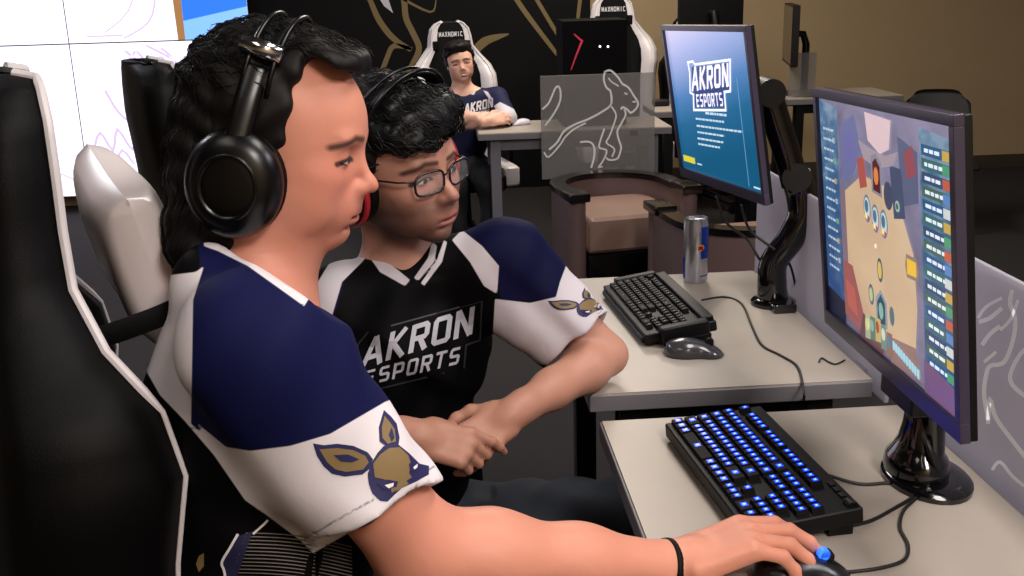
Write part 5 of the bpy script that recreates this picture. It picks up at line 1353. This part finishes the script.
b = MB(); b.tube([H2P @ Vector(p) for p in ((.102, -.007, .001), (.106, 0, .004), (.102, .007, .001))], .0014, GF, 8); b.build('bridge', t, smooth=True, world=True)
# jersey
v = Vol([-.40, 1.35, .46], [.40, 2.1, 1.08], .0046)
v.ell((0, 0, 0), (.115, .168, .14), CF2(A2['ch']), 0); v.ell((0, 0, 0), (.118, .15, .15), CF2(A2['be']), .06); v.ell((0, 0, .0), (.128, .165, .11), CF2(pe2), .05)
v.cone(A2['nb']+Vector((0, 0, -.016)), A2['SR'], .058, .062, .05); v.cone(A2['nb']+Vector((0, 0, -.016)), A2['SL'], .058, .062, .05)
SLn, ELn = A2['SL'], A2['EL']; hem2 = W(583, 334, 1.90); d2 = (hem2-SLn).normalized()
v.cone(SLn, hem2+d2*.05, .066, .064, .04); v.cone(SLn+Vector((-.04, -.01, -.06)), hem2+Vector((-.03, -.01, -.03)), .05, .040, .05)
h2n = Vector(ray(583, 338)).cross(W(610, 316, 1.9)-W(556, 360, 1.9)).normalized()
if h2n.dot(d2) < 0: h2n = -h2n
v.cut(hem2, h2n, 0, (hem2-Vector((.09, .1, .09)), hem2+Vector((.1, .1, .1))))
v.cone(hem2-d2*.04, hem2+d2*.06, .050, .054, 0, 'sub')
hem3 = A2['SR'].lerp(A2['ER'], .86); d3 = (A2['ER']-A2['SR']).normalized(); v.cone(A2['SR'], hem3+d3*.04, .062, .060, .04); v.cut(hem3, d3, 0, (hem3-Vector((.1, .1, .08)), hem3+Vector((.08, .08, .08))))
v.lcone((.0, 0, .10), (.006, -.006, .026), .056, .050, Matrix.Translation(A2['nb']), .004, 'sub')
v.warp(lambda X, Y, Z: .004*np.sin((X*42+Z*26-Y*16)+1.8*np.sin(Z*24+X*18))*np.clip((1.0-Z)*8, 0, 1)+.0015*np.sin(X*80-Z*50))
J2M = regmat('jersey_second_player', '020203', [('navy', '0b0d30', .0008, 1), ('white', 'c6c0c6', .0008, 1)], rough=.7, bump=.25, bscale=900, spec=.1)
jer2, VJ = v.mesh('jersey', J2M, per2); px = proj(VJ); sc = 1/550.
nav = [(440, 190), (500, 190), (560, 240), (600, 290), (566, 268), (558, 300), (500, 300), (497, 262), (465, 230), (440, 215)]
nav2 = [(320, 300), (350, 262), (330, 330)]
wh = [[(566, 266), (600, 276), (625, 330), (560, 370), (492, 350), (495, 299), (530, 303), (556, 297), (560, 282)], [(452, 240), (462, 230), (482, 246), (499, 266), (497, 294), (484, 286), (470, 262)], [(322, 330), (316, 285), (330, 262), (356, 236), (374, 226), (380, 240), (362, 262), (342, 282), (332, 316)],
      [(362, 238), (372, 238), (388, 262), (410, 280), (405, 286), (380, 272), (366, 252)], [(432, 242), (437, 246), (434, 262), (418, 281), (414, 278), (428, 258)], [(444, 240), (447, 242), (442, 262), (424, 286), (421, 283), (437, 260)]]
frt = ((VJ-np.array(A2['ch']))@np.array(f2)) > -.06
setattr_f(jer2, 'navy', np.where(frt | (px[:, 0] > 500), np.maximum(sdpoly(px, nav), sdpoly(px, nav2))*sc, .01))
setattr_f(jer2, 'white', np.where(frt | (px[:, 0] > 500), np.maximum.reduce([sdpoly(px, w) for w in wh])*sc, -.01))
LET = mat('lettering_silver', 'a4a4ae', .5); OUTL = mat('lettering_outline', '26262c', .6)
BLg = mat('lettering_black', '050506', .6)
qs = []
for q in place_word('AKRON', [(360, 369), (472, 334), (475, 306), (366, 340)], .27, .2, 1.15): qs += subdiv(q, 3)
for q in place_word('ESPORTS', [(364, 386), (458, 364), (462, 346), (366, 371)], .25, .3): qs += subdiv(q, 2)
ol = []
for q in ribbon2([(352, 372), (358, 344), (368, 332), (482, 301), (480, 340), (466, 345), (464, 368), (366, 392), (360, 388), (362, 374)], 1.6, True): ol += [s_ for s_ in subdiv(q, 5)]
conform('lettering_outline', [(ol, OUTL, 0)], None, jer2, jer2, .0008)
conform('team_lettering', [(qs, LET, 1)], None, jer2, jer2, .0008)
def z2(x, y): return (548+(x-232)*.185, 290+(y-112)*.115-(x-232)*.012)
conform('sleeve_crest', crest(z2, 2.2), None, jer2, jer2, .0008)
JEANS = mat('dark_jeans', '1c222c', .85, bump=.3, bscale=800, var=.3, vscale=12)
trousers(per2, [hR2, hL2], [kR2, kL2], [aR2, aL2], JEANS, pe2, CF2, inf=.014)
# ------------------------------------------------------------------ THIRD PLAYER (background)
dB = 5.45
H3P = fwd_frame(W(460, 62, dB), D2R(-86), D2R(0), D2R(8), .85)
A3 = dict(nb=W(462, 93, dB+.06), ch=W(468, 112, dB+.1), be=W(462, 140, dB+.14), pe=W(458, 170, dB+.18), SR=W(444, 103, dB), SL=W(497, 98, dB+.06), ER=W(448, 127, dB-.12), EL=W(508, 119, dB-.12), WR=W(488, 121, dB-.24), WL=W(470, 117, dB-.22))
per3 = thing('person', 'smiling young man seated in the background with arms crossed in navy team jersey', 'person', (A3['pe'].x, A3['pe'].y, 0))
yaw3 = D2R(-80); CF3 = lambda p: Matrix.Translation(p) @ Matrix.Rotation(yaw3, 4, 'Z'); f3 = Vector((math.cos(yaw3), math.sin(yaw3), 0)); l3 = Vector((-f3.y, f3.x, 0))
pe3 = A3['pe']; h3 = [pe3-l3*.09, pe3+l3*.09]; k3 = [p+f3*.36+Vector((0, 0, -.02)) for p in h3]; a3 = [Vector((p.x+f3.x*.02, p.y+.0, .09)) for p in k3]
hc = H3P @ Vector((0, 0, 0)); lo_ = hc-Vector((.14, .14, .15)); hi_ = hc+Vector((.14, .14, .16))
v = Vol([pe3.x-.35, pe3.y-.75, -.01], [pe3.x+.4, pe3.y+.3, hc.z+.18], .009, [(lo_, hi_, .0028)])
head_prims(v, H3P, jaw=.98, smile=1)
v.cone(H3P @ Vector((-.03, 0, -.05)), A3['nb'], .048, .052, .03)
v.ell((0, 0, 0), (.09, .14, .13), CF3(A3['ch']+Vector((0, 0, -.02))), .05); v.ell((0, 0, 0), (.10, .13, .13), CF3(A3['be']), .05); v.ell((0, 0, 0), (.11, .14, .10), CF3(pe3), .05)
for s_ in ('R', 'L'): v.cone(A3['nb'], A3['S'+s_], .04, .04, .04); arm_prims(v, A3['S'+s_], A3['E'+s_], A3['W'+s_], up=.036, mid=.034, fa=.034, wr=.022)
for h, k_, a in zip(h3, k3, a3): v.cone(h, k_, .065, .048, .04); v.cone(k_, a, .045, .034, .02); v.cone(a, a+f3*.13+Vector((0, 0, -.045)), .034, .03, .02)
for s_, sg, dr in (('R', 1, Vector((.8, .3, .1))), ('L', -1, Vector((-.8, .2, .0)))):
    X = dr.normalized(); Zv = Vector((0, -.8, .5)); Zv = (Zv-X*Zv.dot(X)).normalized(); Yv = Zv.cross(X); o_ = A3['W'+s_]
    hand_prims(v, Matrix(((X.x, Yv.x, Zv.x, o_.x), (X.y, Yv.y, Zv.y, o_.y), (X.z, Yv.z, Zv.z, o_.z), (0, 0, 0, 1))), sg, [25, 25, 15], s=.9)
SK3 = skin('skin_tan', 'e0b09a', '9c5c54', 'b87866', beard=.25, beardc='4a342c', brow='140e0c')
body3, V3 = v.mesh('body', SK3, per3); face_attrs(body3, V3, H3P); eyes(H3P, per3, op=.0042)
TE = mat('teeth', 'd8d0c8', .3); b = MB(); b.tube([H3P @ Vector((.0975-abs(y)*.25, y, -.0705+abs(y)*.22)) for y in (-.024, -.012, 0, .012, .024)], .0055, TE, 8); b.build('teeth', per3, smooth=True, world=True)
v = Vol(list(lo_), list(hi_), .005)
v.ell((-.014, 0, .043), (.108, .094, .096), H3P, 0); v.ell((-.05, 0, -.02), (.065, .086, .075), H3P, .03); v.ell((.045, -.02, .092), (.055, .07, .034), H3P, .02)
prism_cut(v, H3P, [(.2, -.2), (.2, .066), (.07, .062), (.045, .048), (.028, .03), (.022, -.01), (.01, -.05), (-.03, -.10), (-.06, -.2)], [0, 2], list(lo_), list(hi_), .008)
v.warp(lambda X, Y, Z: .004*np.sin(X*110+2*np.sin(Z*60))*np.sin(Y*100+1)+.003*np.sin(Z*120))
v.mesh('hair', HB, per3)
v = Vol([pe3.x-.35, pe3.y-.5, pe3.z-.1], [pe3.x+.4, pe3.y+.3, A3['nb'].z+.1], .007)
v.ell((0, 0, 0), (.10, .152, .14), CF3(A3['ch']+Vector((0, 0, -.02))), 0); v.ell((0, 0, 0), (.11, .142, .14), CF3(A3['be']), .05); v.ell((0, 0, 0), (.12, .152, .10), CF3(pe3), .05)
for s_ in ('R', 'L'):
    S_, E_ = A3['S'+s_], A3['E'+s_]; v.cone(A3['nb']+Vector((0, 0, -.02)), S_, .045, .052, .04); dd = (E_-S_).normalized(); v.cone(S_, E_-dd*.01, .054, .05, .03)
v.lcone((0, 0, .08), (.0, -.01, 0), .052, .05, Matrix.Translation(A3['nb']), .004, 'sub')
jer3, VJ = v.mesh('jersey', regmat('jersey_third_player', '11153c', [('white', 'c6c2ca', .002, 1)], rough=.7), per3); px = proj(VJ)
wh = [[(444, 84), (450, 86), (456, 100), (462, 116), (466, 128), (456, 128), (448, 108)], [(462, 86), (476, 90), (478, 86), (474, 95), (460, 91)], [(483, 90), (488, 92), (493, 100), (489, 99)], [(494, 106), (500, 102), (520, 112), (516, 124), (500, 120)]]
setattr_f(jer3, 'white', np.where(VJ[:, 1] < A3['ch'].y+.03, np.maximum.reduce([sdpoly(px, w) for w in wh])/190, -.01))
qs = [q for q in place_word('AKRON', [(464, 114), (493, 107), (493, 98), (465, 104)], .34, .2, 1.1)]+[q for q in place_word('ESPORTS', [(467, 118), (490, 113), (490, 109), (468, 114)], .34, .3)]
conform('team_lettering', [(qs, WHT, 1)], None, jer3, jer3, .004, lim=.2)
trousers(per3, h3, k3, a3, MATS['black_trousers'], pe3, CF3, inf=.0)
